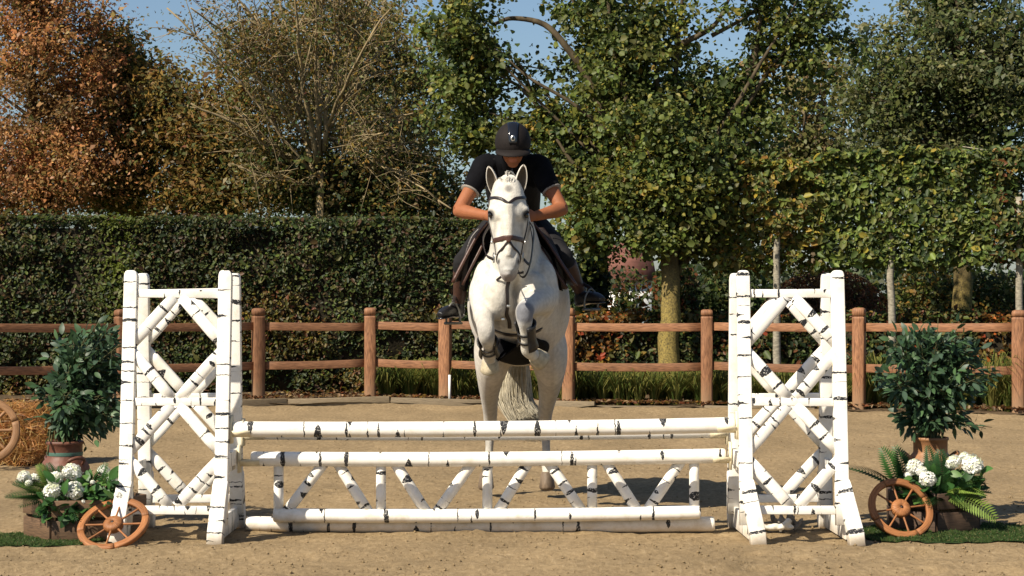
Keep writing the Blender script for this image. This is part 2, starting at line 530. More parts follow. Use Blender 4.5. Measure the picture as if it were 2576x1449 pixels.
M['birch_trunk'] = simple('birch_trunk', (.24, .215, .165), .8, .2, noise=.4, nscale=16, bump=.4, stretch=(1, 1, 2.5))
M['leaf'] = leaf_mat('leaf')
M['leaf_gloss'] = leaf_mat('glossy_leaf', .25, .45, .3)
M['petal'] = leaf_mat('petal', .25, .6, .2)
M['iron'] = simple('stirrup_steel', (.5, .5, .48), .35, .5, metal=.9)
M['iron_dull'] = simple('dull_steel', (.16, .155, .14), .5, .4, metal=.6)
M['black'] = simple('black_cloth', (.0042, .0042, .0055), .9, .08, noise=.25, nscale=14, bump=.3, bscale=40)
M['vest'] = simple('vest_cloth', (.0075, .0072, .0085), .75, .15, noise=.25, nscale=14, bump=.35, bscale=30)
M['helmet'] = simple('helmet_shell', (.012, .0092, .0085), .75, .18, noise=.15, nscale=60, bump=.15, bscale=200)
M['gloss'] = simple('gloss_black', (.008, .009, .012), .12, .6)
M['breeches'] = simple('breeches_cloth', (.017, .0165, .0175), .9, .1, noise=.2, nscale=12, bump=.3, bscale=40)
M['boot'] = simple('boot_leather', (.012, .0115, .0125), .38, .5, noise=.25, nscale=12, bump=.2)
M['leather'] = simple('brown_leather', (.055, .022, .014), .45, .45, noise=.3, nscale=14, bump=.2)
M['leather_red'] = simple('tan_leather', (.048, .021, .014), .5, .4, noise=.25, nscale=12, bump=.2)
M['leather_dark'] = simple('dark_leather', (.016, .010, .009), .42, .45, noise=.3, nscale=12, bump=.2)
M['cuff'] = simple('cuff_trim', (.24, .215, .19), .8, .2)
M['skin'] = attr_mat('skin', .62, .2, bump=.12, bscale=90, noise=.07, nscale=22)
M['coat'] = attr_mat('horse_coat', .66, .25, bump=.28, bscale=95, noise=.14, nscale=34, sheen=.1)
M['hair'] = attr_mat('horse_hair', .55, .35, noise=.2, nscale=30)
M['eye'] = simple('eye', (.006, .005, .004), .08, .7)
M['hoof'] = simple('hoof_horn', (.13, .095, .065), .6, .3, noise=.4, nscale=25, bump=.3, stretch=(1, 1, .25))
M['hoof_pale'] = simple('pale_hoof_horn', (.42, .36, .25), .6, .3, noise=.25, nscale=25, bump=.3)
M['churn'] = simple('rusty_churn', (.115, .045, .028), .55, .4, noise=.45, nscale=9, bump=.3, bscale=40)
M['churn_b'] = simple('rusty_churn_pale', (.24, .115, .05), .5, .4, noise=.5, nscale=8, bump=.3, bscale=40)
M['green_band'] = simple('green_band', (.05, .11, .085), .5, .4)
M['white_wall'] = simple('white_render', (.78, .78, .76), .8, .2, noise=.06, nscale=3)
M['roof'] = simple('roof_tile', (.15, .065, .05), .8, .2, noise=.3, nscale=4)
M['glass'] = simple('window_glass', (.02, .025, .03), .08, .6)
M['white_pipe'] = simple('white_plastic', (.75, .75, .72), .4, .4)
M['cup'] = simple('cream_plastic', (.68, .60, .42), .55, .35, noise=.2, nscale=18)
M['grey_rag'] = simple('grey_rag', (.17, .15, .125), .9, .1, noise=.35, nscale=25, bump=.6)
M['pale_rag'] = simple('pale_plastic', (.62, .58, .5), .6, .3, noise=.2, nscale=16)
M['farwood'] = wood_mat('far_fence_wood', (.17, .055, .026), (.30, .11, .055))
# ------------------------------------------------------------------ ground, arena, fence
def sand_mat(name, c0, c1, c2):
    m, nt, b = new_mat(name)
    tc = nt.nodes.new('ShaderNodeTexCoord')
    n1 = nt.nodes.new('ShaderNodeTexNoise'); n1.inputs['Scale'].default_value = 26; n1.inputs['Detail'].default_value = 7; n1.inputs['Roughness'].default_value = .75
    mp = nt.nodes.new('ShaderNodeMapping'); mp.inputs['Scale'].default_value = (1, .55, 1)
    nt.links.new(tc.outputs['Object'], mp.inputs[0])
    nt.links.new(mp.outputs[0], n1.inputs['Vector'])
    n2 = nt.nodes.new('ShaderNodeTexNoise'); n2.inputs['Scale'].default_value = 1.3; n2.inputs['Detail'].default_value = 5
    nt.links.new(mp.outputs[0], n2.inputs['Vector'])
    ra = nt.nodes.new('ShaderNodeValToRGB')
    e = ra.color_ramp.elements
    e[0].position = .34; e[0].color = (*c0, 1); e[1].position = .56; e[1].color = (*c1, 1)
    e2 = e.new(.74); e2.color = (*c2, 1)
    nt.links.new(n1.outputs['Fac'], ra.inputs[0])
    mr = nt.nodes.new('ShaderNodeMapRange'); mr.inputs[1].default_value = .3; mr.inputs[2].default_value = .7; mr.inputs[3].default_value = .86; mr.inputs[4].default_value = 1.14
    nt.links.new(n2.outputs['Fac'], mr.inputs[0])
    s = nt.nodes.new('ShaderNodeVectorMath'); s.operation = 'SCALE'
    nt.links.new(ra.outputs[0], s.inputs[0]); nt.links.new(mr.outputs[0], s.inputs['Scale'])
    nt.links.new(s.outputs[0], b.inputs['Base Color'])
    b.inputs['Roughness'].default_value = .95; b.inputs['Specular IOR Level'].default_value = .1
    bp = nt.nodes.new('ShaderNodeBump'); bp.inputs['Strength'].default_value = .7; bp.inputs['Distance'].default_value = .02
    nt.links.new(n1.outputs['Fac'], bp.inputs['Height']); nt.links.new(bp.outputs[0], b.inputs['Normal'])
    return m
M['sand'] = sand_mat('arena_sand', (.18, .128, .070), (.268, .195, .108), (.36, .275, .17))
M['soil'] = sand_mat('bed_soil', (.05, .034, .02), (.10, .07, .04), (.19, .13, .08))
M['pasture'] = simple('pasture', (.05, .075, .02), .95, .1, noise=.4, nscale=3)

mb = MB(); S = 900
mb.add([(-S, -60, -.03), (S, -60, -.03), (S, S, -.03), (-S, S, -.03)], [(0, 1, 2, 3)])
g = build(mb, 'ground', M['pasture']); g['kind'] = 'structure'

FENCE = [(-1300, 21.6), (-860, 22.4), (-440, 23.2), (-60, 24.0), (306, 25.2), (650, 26.3), (931, 26.6), (1120, 26.5), (1430, 25.9), (1778, 25.7), (2161, 25.1), (2563, 24.3), (2960, 23.6), (3400, 22.8)]
FXY = np.array([((x - 1288) / F * Y, Y) for x, Y in FENCE])
def fence_y(X):
    return np.interp(X, FXY[:, 0], FXY[:, 1])

# arena sand: one displaced sheet, rows getting longer with distance
xs = np.arange(-13, 13.01, .06)
ys = [3.0]
while ys[-1] < 28: ys.append(ys[-1] + .0042 * ys[-1] + (.05 if ys[-1] < 9.5 else 0))
ys = np.array(ys)
GX, T = np.meshgrid(xs, ys)
lim = fence_y(GX) - .35
nx_s = len(xs)
keep_t = (T - 3.0) / (28 - 3.0)
GY = np.minimum(T, lim)
p3 = np.stack([GX.ravel(), GY.ravel(), np.zeros(GX.size)], 1)
h = (vnoise(p3, 1.1, 1) - .5) * .018 + (vnoise(p3, 4.5, 2) - .5) * .014 + (vnoise(p3, 11, 3) - .5) * .014 + (vnoise(p3, 24, 4) - .5) * .012
ridge = .035 * np.exp(-((GX.ravel() * .02 + GY.ravel() - 11.15) / .28) ** 2) + .02 * np.exp(-((GY.ravel() - 10.55) / .2) ** 2)
h = h + ridge * (vnoise(p3, 1.7, 9) * .8 + .3)
def under(cx, cy, r):
    d = np.hypot(p3[:, 0] - cx, p3[:, 1] - cy)
    return sstep(r, r * 1.5, d)
nh = 520; hx = (rng.random(nh) - .5) * 16; hy = 9.5 + rng.random(nh) ** 1.3 * 14
hp_ = np.zeros(len(p3))
for a_, b_ in zip(hx, hy):
    j0, j1 = np.searchsorted(xs, (a_ - .3, a_ + .3)); i0, i1 = np.searchsorted(ys, (b_ - .35, b_ + .35))
    if i1 <= i0 or j1 <= j0: continue
    id_ = (np.arange(i0, i1)[:, None] * nx_s + np.arange(j0, j1)[None, :]).ravel()
    q_ = ((p3[id_, 0] - a_) ** 2 + (p3[id_, 1] - b_) ** 2) / .085 ** 2
    hp_[id_] += (-.024 * np.exp(-q_ * 1.4) + .012 * np.exp(-(np.sqrt(q_) - 1.35) ** 2 * 4)) * (.3 + .7 * rng.random())
h = h + hp_
V = p3.copy(); V[:, 2] = h - .004
edge = sstep(.0, .8, lim.ravel() - T.ravel())
V[:, 2] += .05 * (1 - sstep(.25, .8, lim.ravel() - GY.ravel())) * (vnoise(p3, 3, 8) * .6 + .5)
ny, nx = GX.shape
ii = np.arange(ny * nx).reshape(ny, nx)
q = np.stack([ii[:-1, :-1], ii[:-1, 1:], ii[1:, 1:], ii[1:, :-1]], -1).reshape(-1, 4)
ok = ~((T[:-1, :-1] > lim[:-1, :-1]) & (T[:-1, 1:] > lim[:-1, 1:])).ravel()
q = q[ok]
me = fast_mesh('sand_arena', V, q.ravel(), np.full(len(q), 4), mat=M['sand'], smooth=True)
o = bpy.data.objects.new('sand_arena', me); COL.objects.link(o); o['kind'] = 'structure'
def sand_z(X, Y):
    j = int(np.clip(round((X - xs[0]) / .06), 0, nx - 1)); i = int(np.clip(np.searchsorted(ys, Y), 0, ny - 1))
    return float(V[i * nx + j, 2])

# loose clods of sand
mb = MB()
N = 9000
cy = 9.6 + rng.random(N) ** 1.6 * 13; cx = (rng.random(N) - .5) * cy * .58
for k in range(N):
    r = .003 + .008 * rng.random() ** 3
    z = sand_z(cx[k], cy[k]) + r * .35
    a = rng.random() * 6.28; d = rng.normal(0, .3, (6, 3)) * r
    base = np.array([(1, 0, 0), (-1, 0, 0), (0, 1, 0), (0, -1, 0), (0, 0, .7), (0, 0, -.7)]) * r + d
    mb.add(base @ rot_z(a) + (cx[k], cy[k], z), [(0, 2, 4), (2, 1, 4), (1, 3, 4), (3, 0, 4), (2, 0, 5), (1, 2, 5), (3, 1, 5), (0, 3, 5)])
o = build(mb, 'sand_clods', M['sand']); o['kind'] = 'stuff'

# planting bed behind the fence
mb = MB()
bx = np.linspace(-13, 13, 160); by = np.linspace(-.4, 5.5, 24)
BX, BY = np.meshgrid(bx, by)
BYw = fence_y(BX) + BY
pp = np.stack([BX.ravel(), BYw.ravel(), np.zeros(BX.size)], 1)
bz = .03 + .045 * sstep(2.0, -3.0, BX.ravel()) + (vnoise(pp, 3, 4) - .5) * .05 + (vnoise(pp, 9, 5) - .5) * .03
pp[:, 2] = bz
ii = np.arange(BX.size).reshape(BX.shape)
q = np.stack([ii[:-1, :-1], ii[:-1, 1:], ii[1:, 1:], ii[1:, :-1]], -1).reshape(-1, 4)
me = fast_mesh('planting_bed', pp, q.ravel(), np.full(len(q), 4), mat=M['soil'], smooth=True)
o = bpy.data.objects.new('planting_bed', me); COL.objects.link(o); o['kind'] = 'structure'

# timber edging in front of the fence, board by board
t = thing('timber_edging', 'weathered timber boards edging the sand along the foot of the brown rail fence', 'edging', (-2, 25.9, 0))
def edging(x0, x1, n, ztop):
    for k in range(n):
        a = x0 + (x1 - x0) * k / n + .012; b = x0 + (x1 - x0) * (k + 1) / n - .012
        pa = np.array([a, fence_y(a) - .30 + rng.normal(0, .012), ztop / 2 - .03 + rng.normal(0, .008)])
        pb = np.array([b, fence_y(b) - .30 + rng.normal(0, .012), ztop / 2 - .03 + rng.normal(0, .008)])
        m_ = MB(); beam(m_, pa, pb, ztop + .06, .06)
        build(m_, 'board', M['sleeper'], t, bevel=.008)
edging(-8.8, -5.75, 2, .10); edging(-5.75, 1.1, 5, .125); edging(1.1, 3.9, 2, .055)

# post and rail fence
ft = thing('rail_fence', 'reddish brown two rail timber fence running behind the jump in front of the hedge', 'fence', (0, 26, 0))
POSTW = .155
def post(X, Y, yaw, top=1.33):
    zs = [-.05, .40, .455, .70, .755, .94, .995, 1.165, 1.20, 1.222, 1.224, 1.238, 1.24, top - .035, top - .012, top]
    ch = [.004, .004, .012, .012, .004, .004, .012, .012, .006, .006, .006, .006, .006, .006, .018, .03]
    sc_ = [1, 1, 1, 1, 1, 1, 1, 1, 1, 1, .84, .84, 1, 1, .94, .62]
    ch[0] = ch[1] = .022
    m_ = MB(); rows = []
    rz = rot_z(yaw); L = 0
    for z, c, s in zip(zs, ch, sc_):
        w = POSTW / 2 * s
        r = [(-w + c, -w), (w - c, -w), (w, -w + c), (w, w - c), (w - c, w), (-w + c, w), (-w, w - c), (-w, -w + c)]
        rows.append(np.array([(x, y, 0) for x, y in r]) @ rz + (X, Y, z))
    v = np.concatenate(rows); f = []; uv = []
    for i in range(len(zs) - 1):
        for j in range(8):
            k = (j + 1) % 8
            f.append((i * 8 + j, i * 8 + k, (i + 1) * 8 + k, (i + 1) * 8 + j))
            uv.append([(zs[i], j / 8), (zs[i], (j + 1) / 8), (zs[i + 1], (j + 1) / 8), (zs[i + 1], j / 8)])
    f.append(tuple((len(zs) - 1) * 8 + j for j in range(8))); uv.append([(1.4, j / 8) for j in range(8)])
    m_.add(v, f, uv)
    build(m_, 'post', M['fence'], ft)
for i, (X, Y) in enumerate(FXY):
    a = FXY[max(0, i - 1)]; b = FXY[min(len(FXY) - 1, i + 1)]
    yaw = math.atan2(b[1] - a[1], b[0] - a[0])
    post(X, Y, yaw + rng.normal(0, .04), 1.33 + rng.normal(0, .012))
for i in range(len(FXY) - 1):
    a = np.array([*FXY[i], 0.0]); b = np.array([*FXY[i + 1], 0.0])
    d = (b - a) / np.linalg.norm(b - a)
    for z, sag in ((1.092, .006), (.565, .012)):
        z0 = z + rng.normal(0, .012); z1 = z + rng.normal(0, .012)
        m_ = MB()
        pts = np.array([a + d * .055 + (b - a - d * .11) * s + (0, 0, z0 * (1 - s) + z1 * s - sag * 4 * s * (1 - s)) for s in np.linspace(0, 1, 7)])
        tube(m_, pts, .0235, n=8, ref=np.cross(d, (0, 0, 1)), rad2=.054, power=22, twist=math.pi / 8)
        build(m_, 'rail', M['fence'], ft)

# white marker pipe by a post
mb = MB(); p0 = P(1131, 1022, 26.3)
p0[2] = .05
tube(mb, [p0, p0 + (0, 0, .38)], .017, n=10)
o = build(mb, 'marker_pipe', M['white_pipe'], loc=p0, smooth=False)
tag(o, 'short white plastic pipe standing against a fence post left of the horse', 'pipe')

# second, farther fence seen through the right hand jump stand
ff_ = thing('board_fence', 'distant low red brown board fence seen behind the rail fence at the right', 'fence', (4.2, 32.0, 0))
for z in (.50, .68):
    for x0, x1 in ((1740, 1900), (1904, 2080)):
        a = P(x0, 880, 32.0); b = P(x1, 880, 32.0); a[2] = b[2] = z
        m_ = MB(); beam(m_, a, b, .155, .03); build(m_, 'board', M['farwood'], ff_)
for x in (1742, 1902, 2078):
    a = P(x, 880, 32.07); m_ = MB(); beam(m_, (a[0], a[1], -.02), (a[0], a[1], .82), .09, .09, (1, 0, 0)); build(m_, 'post', M['farwood'], ff_)
# ------------------------------------------------------------------ leaves, hedges, trees
def leaf_arrays(cen, size, nrm, cols, aspect=.62, fold=.18):
    """rhombic folded leaf blades: cen (n,3), size (n,), nrm (n,3), cols (n,3)"""
    n = len(cen)
    nrm = nrm / (np.linalg.norm(nrm, axis=1, keepdims=True) + 1e-9)
    r = rng.normal(0, 1, (n, 3)); r -= nrm * np.sum(r * nrm, 1, keepdims=True)
    u = r / (np.linalg.norm(r, axis=1, keepdims=True) + 1e-9)
    w = np.cross(nrm, u)
    s = size[:, None]
    def q_(x, y): return cen + u * s * x + w * s * aspect * y + nrm * s * fold * abs(y) * 2
    if cen[:, 1].mean() > 33.2:                       # far crowns: a plain folded blade
        V = np.stack([q_(-.5, 0), q_(-.06, -.5), q_(.5, 0), q_(-.06, .5)], 1).reshape(-1, 3)
        return V, np.arange(n * 4).reshape(n, 4), np.repeat(cols, 4, 0)
    V = np.stack([q_(-.5, 0), q_(-.24, -.44), q_(.16, -.40), q_(.5, 0), q_(.16, .40), q_(-.24, .44)], 1).reshape(-1, 3)
    ids = np.arange(n * 6).reshape(n, 6)
    F_ = np.concatenate([ids[:, [0, 1, 2, 3]], ids[:, [3, 4, 5, 0]]], 1).reshape(-1, 4)
    C = np.repeat(cols, 6, 0)
    return V, F_, C

def leaf_object(name, cen, size, nrm, cols, parent, mat=None, aspect=.62, fold=.18, kind=None):
    V, F_, C = leaf_arrays(np.asarray(cen), np.asarray(size), np.asarray(nrm), np.asarray(cols), aspect, fold)
    off = world_loc(parent) if parent is not None else np.zeros(3)
    me = fast_mesh(name, V - off, F_.ravel(), np.full(len(F_), 4), col=C, mat=mat or M['leaf'])
    o = bpy.data.objects.new(name, me); COL.objects.link(o)
    if parent is not None: o.parent = parent
    if kind: o['kind'] = kind
    return o

FOL = 1.6; GAIN = [1.0]
def palette(n, cols, weights, jit=.18, gain=1.0):
    cols = np.array(cols, float); w = np.array(weights, float); w /= w.sum()
    i = rng.choice(len(cols), n, p=w)
    c = cols[i] * FOL * GAIN[0] * (1 + rng.normal(0, jit, (n, 1))) * (1 + rng.normal(0, jit * .35, (n, 3)))
    return np.clip(c, .004, .9)

G_DARK = (.018, .030, .010); G_MID = (.043, .060, .015); G_LIT = (.080, .100, .021); G_YEL = (.17, .14, .022)
OLIVE = (.068, .066, .018); OCHRE = (.16, .095, .022); RUST = (.17, .06, .018); RUSTD = (.095, .036, .014); BROWN = (.06, .034, .016)

def hedge_leaves(name, parent, x0, x1, yfun, depth, z0, z1, dens, size, cols, w, top=True, rough=.06, mat=None, holes=0.0, ramp=None):
    """clipped hedge: leaf shell on its front face and top, thinning inward"""
    A = (x1 - x0) * (z1 - z0)
    n = int(A * dens)
    X = x0 + rng.random(n) * (x1 - x0); Z = z0 + rng.random(n) * (z1 - z0)
    D = rng.exponential(.09, n)
    pt = np.stack([X, np.zeros(n), Z], 1)
    b = (vnoise(pt, 1.4, 3) - .5) * .26 + (vnoise(pt, 3.6, 6) - .5) * .22
    Y = yfun(X) + b + D
    nr = np.stack([rng.normal(-.15, .55, n), rng.normal(-.8, .45, n), rng.normal(.5, .5, n)], 1)
    if holes:
        k = vnoise(pt, 2.3, 31) > holes
        X, Y, Z, nr = X[k], Y[k], Z[k], nr[k]; n = len(X)
    if top:
        m = int((x1 - x0) * depth * dens * .8)
        X2 = x0 + rng.random(m) * (x1 - x0); D2 = rng.random(m) * depth
        p2 = np.stack([X2, D2, np.zeros(m)], 1)
        Z2 = z1 + (vnoise(p2, 1.2, 12) - .5) * .10 + (vnoise(p2, 5, 13) - .5) * .10 - rng.exponential(.04, m)
        fly = rng.random(m) < .06; Z2[fly] += rng.random(fly.sum()) * .13
        X = np.concatenate([X, X2]); Y = np.concatenate([Y, yfun(X2) + D2]); Z = np.concatenate([Z, Z2])
        nr = np.concatenate([nr, np.stack([rng.normal(-.1, .5, m), rng.normal(-.3, .5, m), rng.normal(.9, .4, m)], 1)])
        n = len(X)
    c = palette(n, cols, w)
    if ramp is not None: c = ramp(c, X, Z)
    s = size * np.exp(rng.normal(-.05, .32, n))
    return leaf_object(name, np.stack([X, Y, Z], 1), s, nr, c, parent, mat)

def hedge_core(name, parent, x0, x1, yfun, depth, z0, z1, mat, inset=.16):
    """the dark twiggy mass inside the leaf shell"""
    m_ = MB(); xs_ = np.linspace(x0, x1, 14)
    ring = []
    for x in xs_:
        y = yfun(x)
        ring.append([(x, y + inset, z0), (x, y + depth - .1, z0), (x, y + depth - .1, z1 - inset * .7), (x, y + inset, z1 - inset * .7)])
    v = np.array(ring).reshape(-1, 3); f = []
    for i in range(len(xs_) - 1):
        for j in range(4):
            k = (j + 1) % 4
            f.append((i * 4 + j, (i + 1) * 4 + j, (i + 1) * 4 + k, i * 4 + k))
    f.append((0, 1, 2, 3)); e = (len(xs_) - 1) * 4; f.append((e + 3, e + 2, e + 1, e))
    m_.add(v, f)
    return build(m_, name, mat, parent)
M['twigs'] = simple('hedge_twigs', (.022, .018, .011), .95, .1, noise=.5, nscale=14, bump=1.0, bscale=30)
M['twigs_br'] = simple('brown_twigs', (.05, .032, .018), .95, .1, noise=.5, nscale=14, bump=1.0, bscale=30)

# tall clipped hedge on the left
def hl_y(X): return 28.3 + (np.asarray(X) + 4) * .03
h = thing('clipped_hedge', 'tall dark green clipped hedge behind the rail fence on the left, flat topped', 'hedge', (-4.5, 28.5, 0))
hedge_core('core', h, -11.5, .35, hl_y, 1.3, 0, 2.60, M['twigs'])
def hl_ramp(c, X, Z):
    p = np.stack([X, np.zeros_like(X), Z], 1)
    k = sstep(.5, .72, vnoise(p, .9, 77))[:, None] * .8
    c = c * (1 - k) + c * np.array([1.7, 1.0, .75]) * k
    c = c * (.72 + .6 * vnoise(p, 2.1, 78))[:, None]
    pt = (np.exp(-((X + 5.75) / .28) ** 2) * sstep(.9, 1.5, Z))[:, None] * (rng.random((len(X), 1)) < .7)
    return c * (1 - pt) + np.array([.12, .15, .02]) * pt
GAIN[0] = .9
hedge_leaves('foliage', h, -11.5, .35, hl_y, 1.3, .08, 2.63, 1500, .058, [G_DARK, G_MID, OLIVE, BROWN, G_LIT], [4, 4, 2.4, 1.6, 1.0], ramp=hl_ramp)

# low hedge on the right
def hr_y(X): return 28.6 - (np.asarray(X) - 2) * .10
h = thing('low_hedge', 'low autumn tinted hedge with brown leaves behind the rail fence at the right', 'hedge', (5, 28.3, 0))
hedge_core('core', h, .45, 9, hr_y, .9, 0, 1.18, M['twigs'])
def hr_ramp(c, X, Z):
    k = (sstep(.52, .7, vnoise(np.stack([X, np.zeros_like(X), Z], 1), 1.7, 21)) * .8)[:, None]
    return c * (1 - k) + c * np.array([2.3, .95, .75]) * k
hedge_leaves('foliage', h, .45, 9, hr_y, .9, .06, 1.22, 900, .075, [G_DARK, G_MID, OLIVE, RUSTD, G_LIT, OCHRE], [3, 3, 3, 1.4, 1.2, .8], ramp=hr_ramp)

GAIN[0] = 1.35
# pleached trees: clipped boxes of foliage on bare stems
def pl_y(X): return 28.05 - (np.asarray(X) - 4) * .10
def pleached(xa, xb, trunk_px, ytop, ybot, label, cols, w, holes, dens=1350):
    a = P(xa, 500, 28.1); b = P(xb, 500, 28.1)
    zt = P(0, ytop, 28.1)[2]; zb = P(0, ybot, 28.1)[2]
    tp = P(trunk_px, 900, float(pl_y(P(trunk_px, 0, 28.1)[0])) + .10)
    t = thing('pleached_tree', label, 'tree', (tp[0], tp[1], 0), 'pleached trees above the fence')
    m_ = MB(); pts = [(tp[0] + rng.normal(0, .012), tp[1] + rng.normal(0, .01), z) for z in np.linspace(-.02, zb + .9, 9)]
    tube(m_, pts, np.linspace(.062, .045, 9), n=10)
    for k in range(9):
        z = zb + .1 + k * .17; sgn = 1 if k % 2 else -1
        tube(m_, [(tp[0], tp[1], z), (tp[0] + sgn * .3, tp[1] + .35, z + .12), (tp[0] + sgn * .7, tp[1] + .5, z + .2)], [.016, .011, .006], n=6)
    build(m_, 'trunk', M['birch_trunk'], t, smooth=True)
    f = hedge_leaves('crown', t, a[0], b[0], pl_y, 1.0, zb, zt, dens, .088, cols, w, rough=.1, holes=holes)
    # underside and inner layers
    n = int((b[0] - a[0]) * (zt - zb) * dens * .9)
    X = a[0] + rng.random(n) * (b[0] - a[0]); Z = zb - .12 * rng.random(n) + rng.random(n) * (zt - zb)
    Yp = pl_y(X) + .25 + rng.random(n) * .75
    f2 = leaf_object('inner_leaves', np.stack([X, Yp, Z], 1), .09 * (.7 + .6 * rng.random(n)), rng.normal(0, 1, (n, 3)), palette(n, cols, w), t, kind='stuff')
    return t
pleached(1780, 2068, 1955, 405, 675, 'yellow green pleached tree, left of the three, behind the right jump stand', [OLIVE, G_YEL, G_LIT, G_MID, OCHRE], [4, 1.7, 3, 2.5, 1.4], .22)
pleached(2066, 2480, 2243, 388, 668, 'greenest pleached tree, middle of the three, on a thin pale stem', [G_MID, G_LIT, G_DARK, OLIVE, G_YEL], [3.5, 4, 2, 1.4, .3], .08)
pleached(2478, 2800, 2565, 380, 655, 'olive green pleached tree with a few reddish leaves, rightmost of the three', [G_MID, OLIVE, RUSTD, G_DARK, OCHRE], [3.4, 3, .9, 2, .7], .12)

GAIN[0] = 1.3
# ---- branching trees
def limb(mb, a, b, r0, r1, n=7, sag=.0, wig=.05, ns=6, up=.25):
    a = np.asarray(a, float); b = np.asarray(b, float); L = np.linalg.norm(b - a)
    s = np.linspace(0, 1, n)[:, None]
    mid = (a + b) / 2 + np.array([0, 0, L * up]) * .5 + rng.normal(0, wig * L, 3)
    pts = (1 - s) ** 2 * a + 2 * s * (1 - s) * mid + s ** 2 * b
    pts[1:-1] += rng.normal(0, wig * L * .12, (n - 2, 3))
    tube(mb, pts, np.linspace(r0, r1, n), n=ns, uv=False)
    return pts

def make_tree(name, label, cat, base, fork, r0, blobs, nl, leafsize, cols, w, bark, group=None, limbs=26, clump=.45, per=None, wig=.06, twigs=2, ramp=None, aspect=.65,
              paths=(), upbias=.55, mat=None, extra=None, rl=.055, trunk_top=None, shell=.55, transl=None):
    """trunk + limbs reaching into the crown blobs (cx,cy,cz,rx,ry,rz,weight); leaves in clumps round the twig ends"""
    base = np.asarray(base, float); fork = np.asarray(fork, float)
    t = thing(name, label, cat, base, group)
    mb = MB()
    tp = np.array([base + (fork - base) * s + rng.normal(0, .02, 3) * (0 < s < 1) for s in np.linspace(0, 1, 9)])
    tube(mb, tp, np.linspace(r0 * 1.08, r0 * .78, 9) * np.array([1.15, 1.02] + [1] * 7), n=14)
    if trunk_top is not None:
        top = limb(mb, fork, trunk_top, r0 * .78, .03, n=10, wig=.05, ns=8, up=0)
        spine = np.concatenate([tp[-3:], top])
    else:
        spine = tp[-3:]
    B = np.array([b[:7] for b in blobs], float)
    wt = B[:, 6] / B[:, 6].sum()
    cl = []; tw = []
    for k in range(limbs):
        i = rng.choice(len(B), p=wt)
        d = rng.normal(0, 1, 3); d /= np.linalg.norm(d)
        q = B[i, :3] + d * B[i, 3:6] * (shell + (1 - shell) * rng.random())
        z = q[2] - np.hypot(q[0] - fork[0], q[1] - fork[1]) * .55
        j = int(np.argmin(np.abs(spine[:, 2] - np.clip(z, spine[0, 2], spine[-1, 2])) + rng.random(len(spine)) * .3))
        pts = limb(mb, spine[j], q, rl * (.6 + .8 * rng.random()), .012, n=8, wig=wig)
        tw.append(pts)
        for _ in range(twigs):
            m_ = rng.integers(3, 7); e = pts[m_] + rng.normal(0, 1, 3) * np.array([.5, .5, .35]) * np.linalg.norm(q - spine[j]) * .28
            tw.append(limb(mb, pts[m_], e, .016, .005, n=5, wig=.08, ns=4))
    for (pp, r_, Yq) in paths:
        q3 = spline([P(a_, b_, Yq - .8 + rng.normal(0, .05)) for a_, b_ in pp], 5)
        tube(mb, q3, np.linspace(r_, max(.012, r_ * .3), len(q3)), n=8, uv=False)
        if pp[-1][0] > 1400: tw.append(q3)
    o = build(mb, 'trunk', bark, t, smooth=True)
    ends = np.concatenate([p[len(p) // 2:] for p in tw])
    # clump centres: twig points plus points filling the blobs
    nb = int(nl / 55)
    i = rng.choice(len(B), nb, p=wt)
    d = rng.normal(0, 1, (nb, 3)); d /= np.linalg.norm(d, axis=1, keepdims=True)
    rad = rng.random((nb, 1)) ** (1 / 2.2)
    cc = B[i, :3] + d * rad * B[i, 3:6]
    sel = ends[rng.integers(0, len(ends), nb // 2)]
    cc = np.concatenate([cc, sel])
    cr = clump * (.5 + rng.random(len(cc)))
    hue = palette(len(cc), cols, w, .12)
    j = rng.integers(0, len(cc), nl)
    dd = rng.normal(0, 1, (nl, 3)); dd *= (np.abs(rng.normal(0, .55, (nl, 1))) + .25) / np.linalg.norm(dd, axis=1, keepdims=True)
    cen = cc[j] + dd * cr[j][:, None] * np.array([1, 1, .7])
    c = .55 * hue[j] + .45 * palette(nl, cols, w, .2)
    c = c * (1 + rng.normal(0, .15, (nl, 1)))
    c = np.clip(c, .004, .9)
    if ramp is not None: c = ramp(c, cen)
    nr = rng.normal(0, .62, (nl, 3)) + np.array([-.12, -.3, upbias]) + dd * .35
    s = leafsize * np.exp(rng.normal(-.05, .34, nl))
    leaf_object('crown', cen, s, nr, c, t, mat, aspect)
    return t

def blob(x, y, rx, ry, Y, dY, wt=1.0):
    c = P(x, y, Y); k = Y / F
    return (c[0], c[1], c[2], rx * k, dY, ry * k, wt)

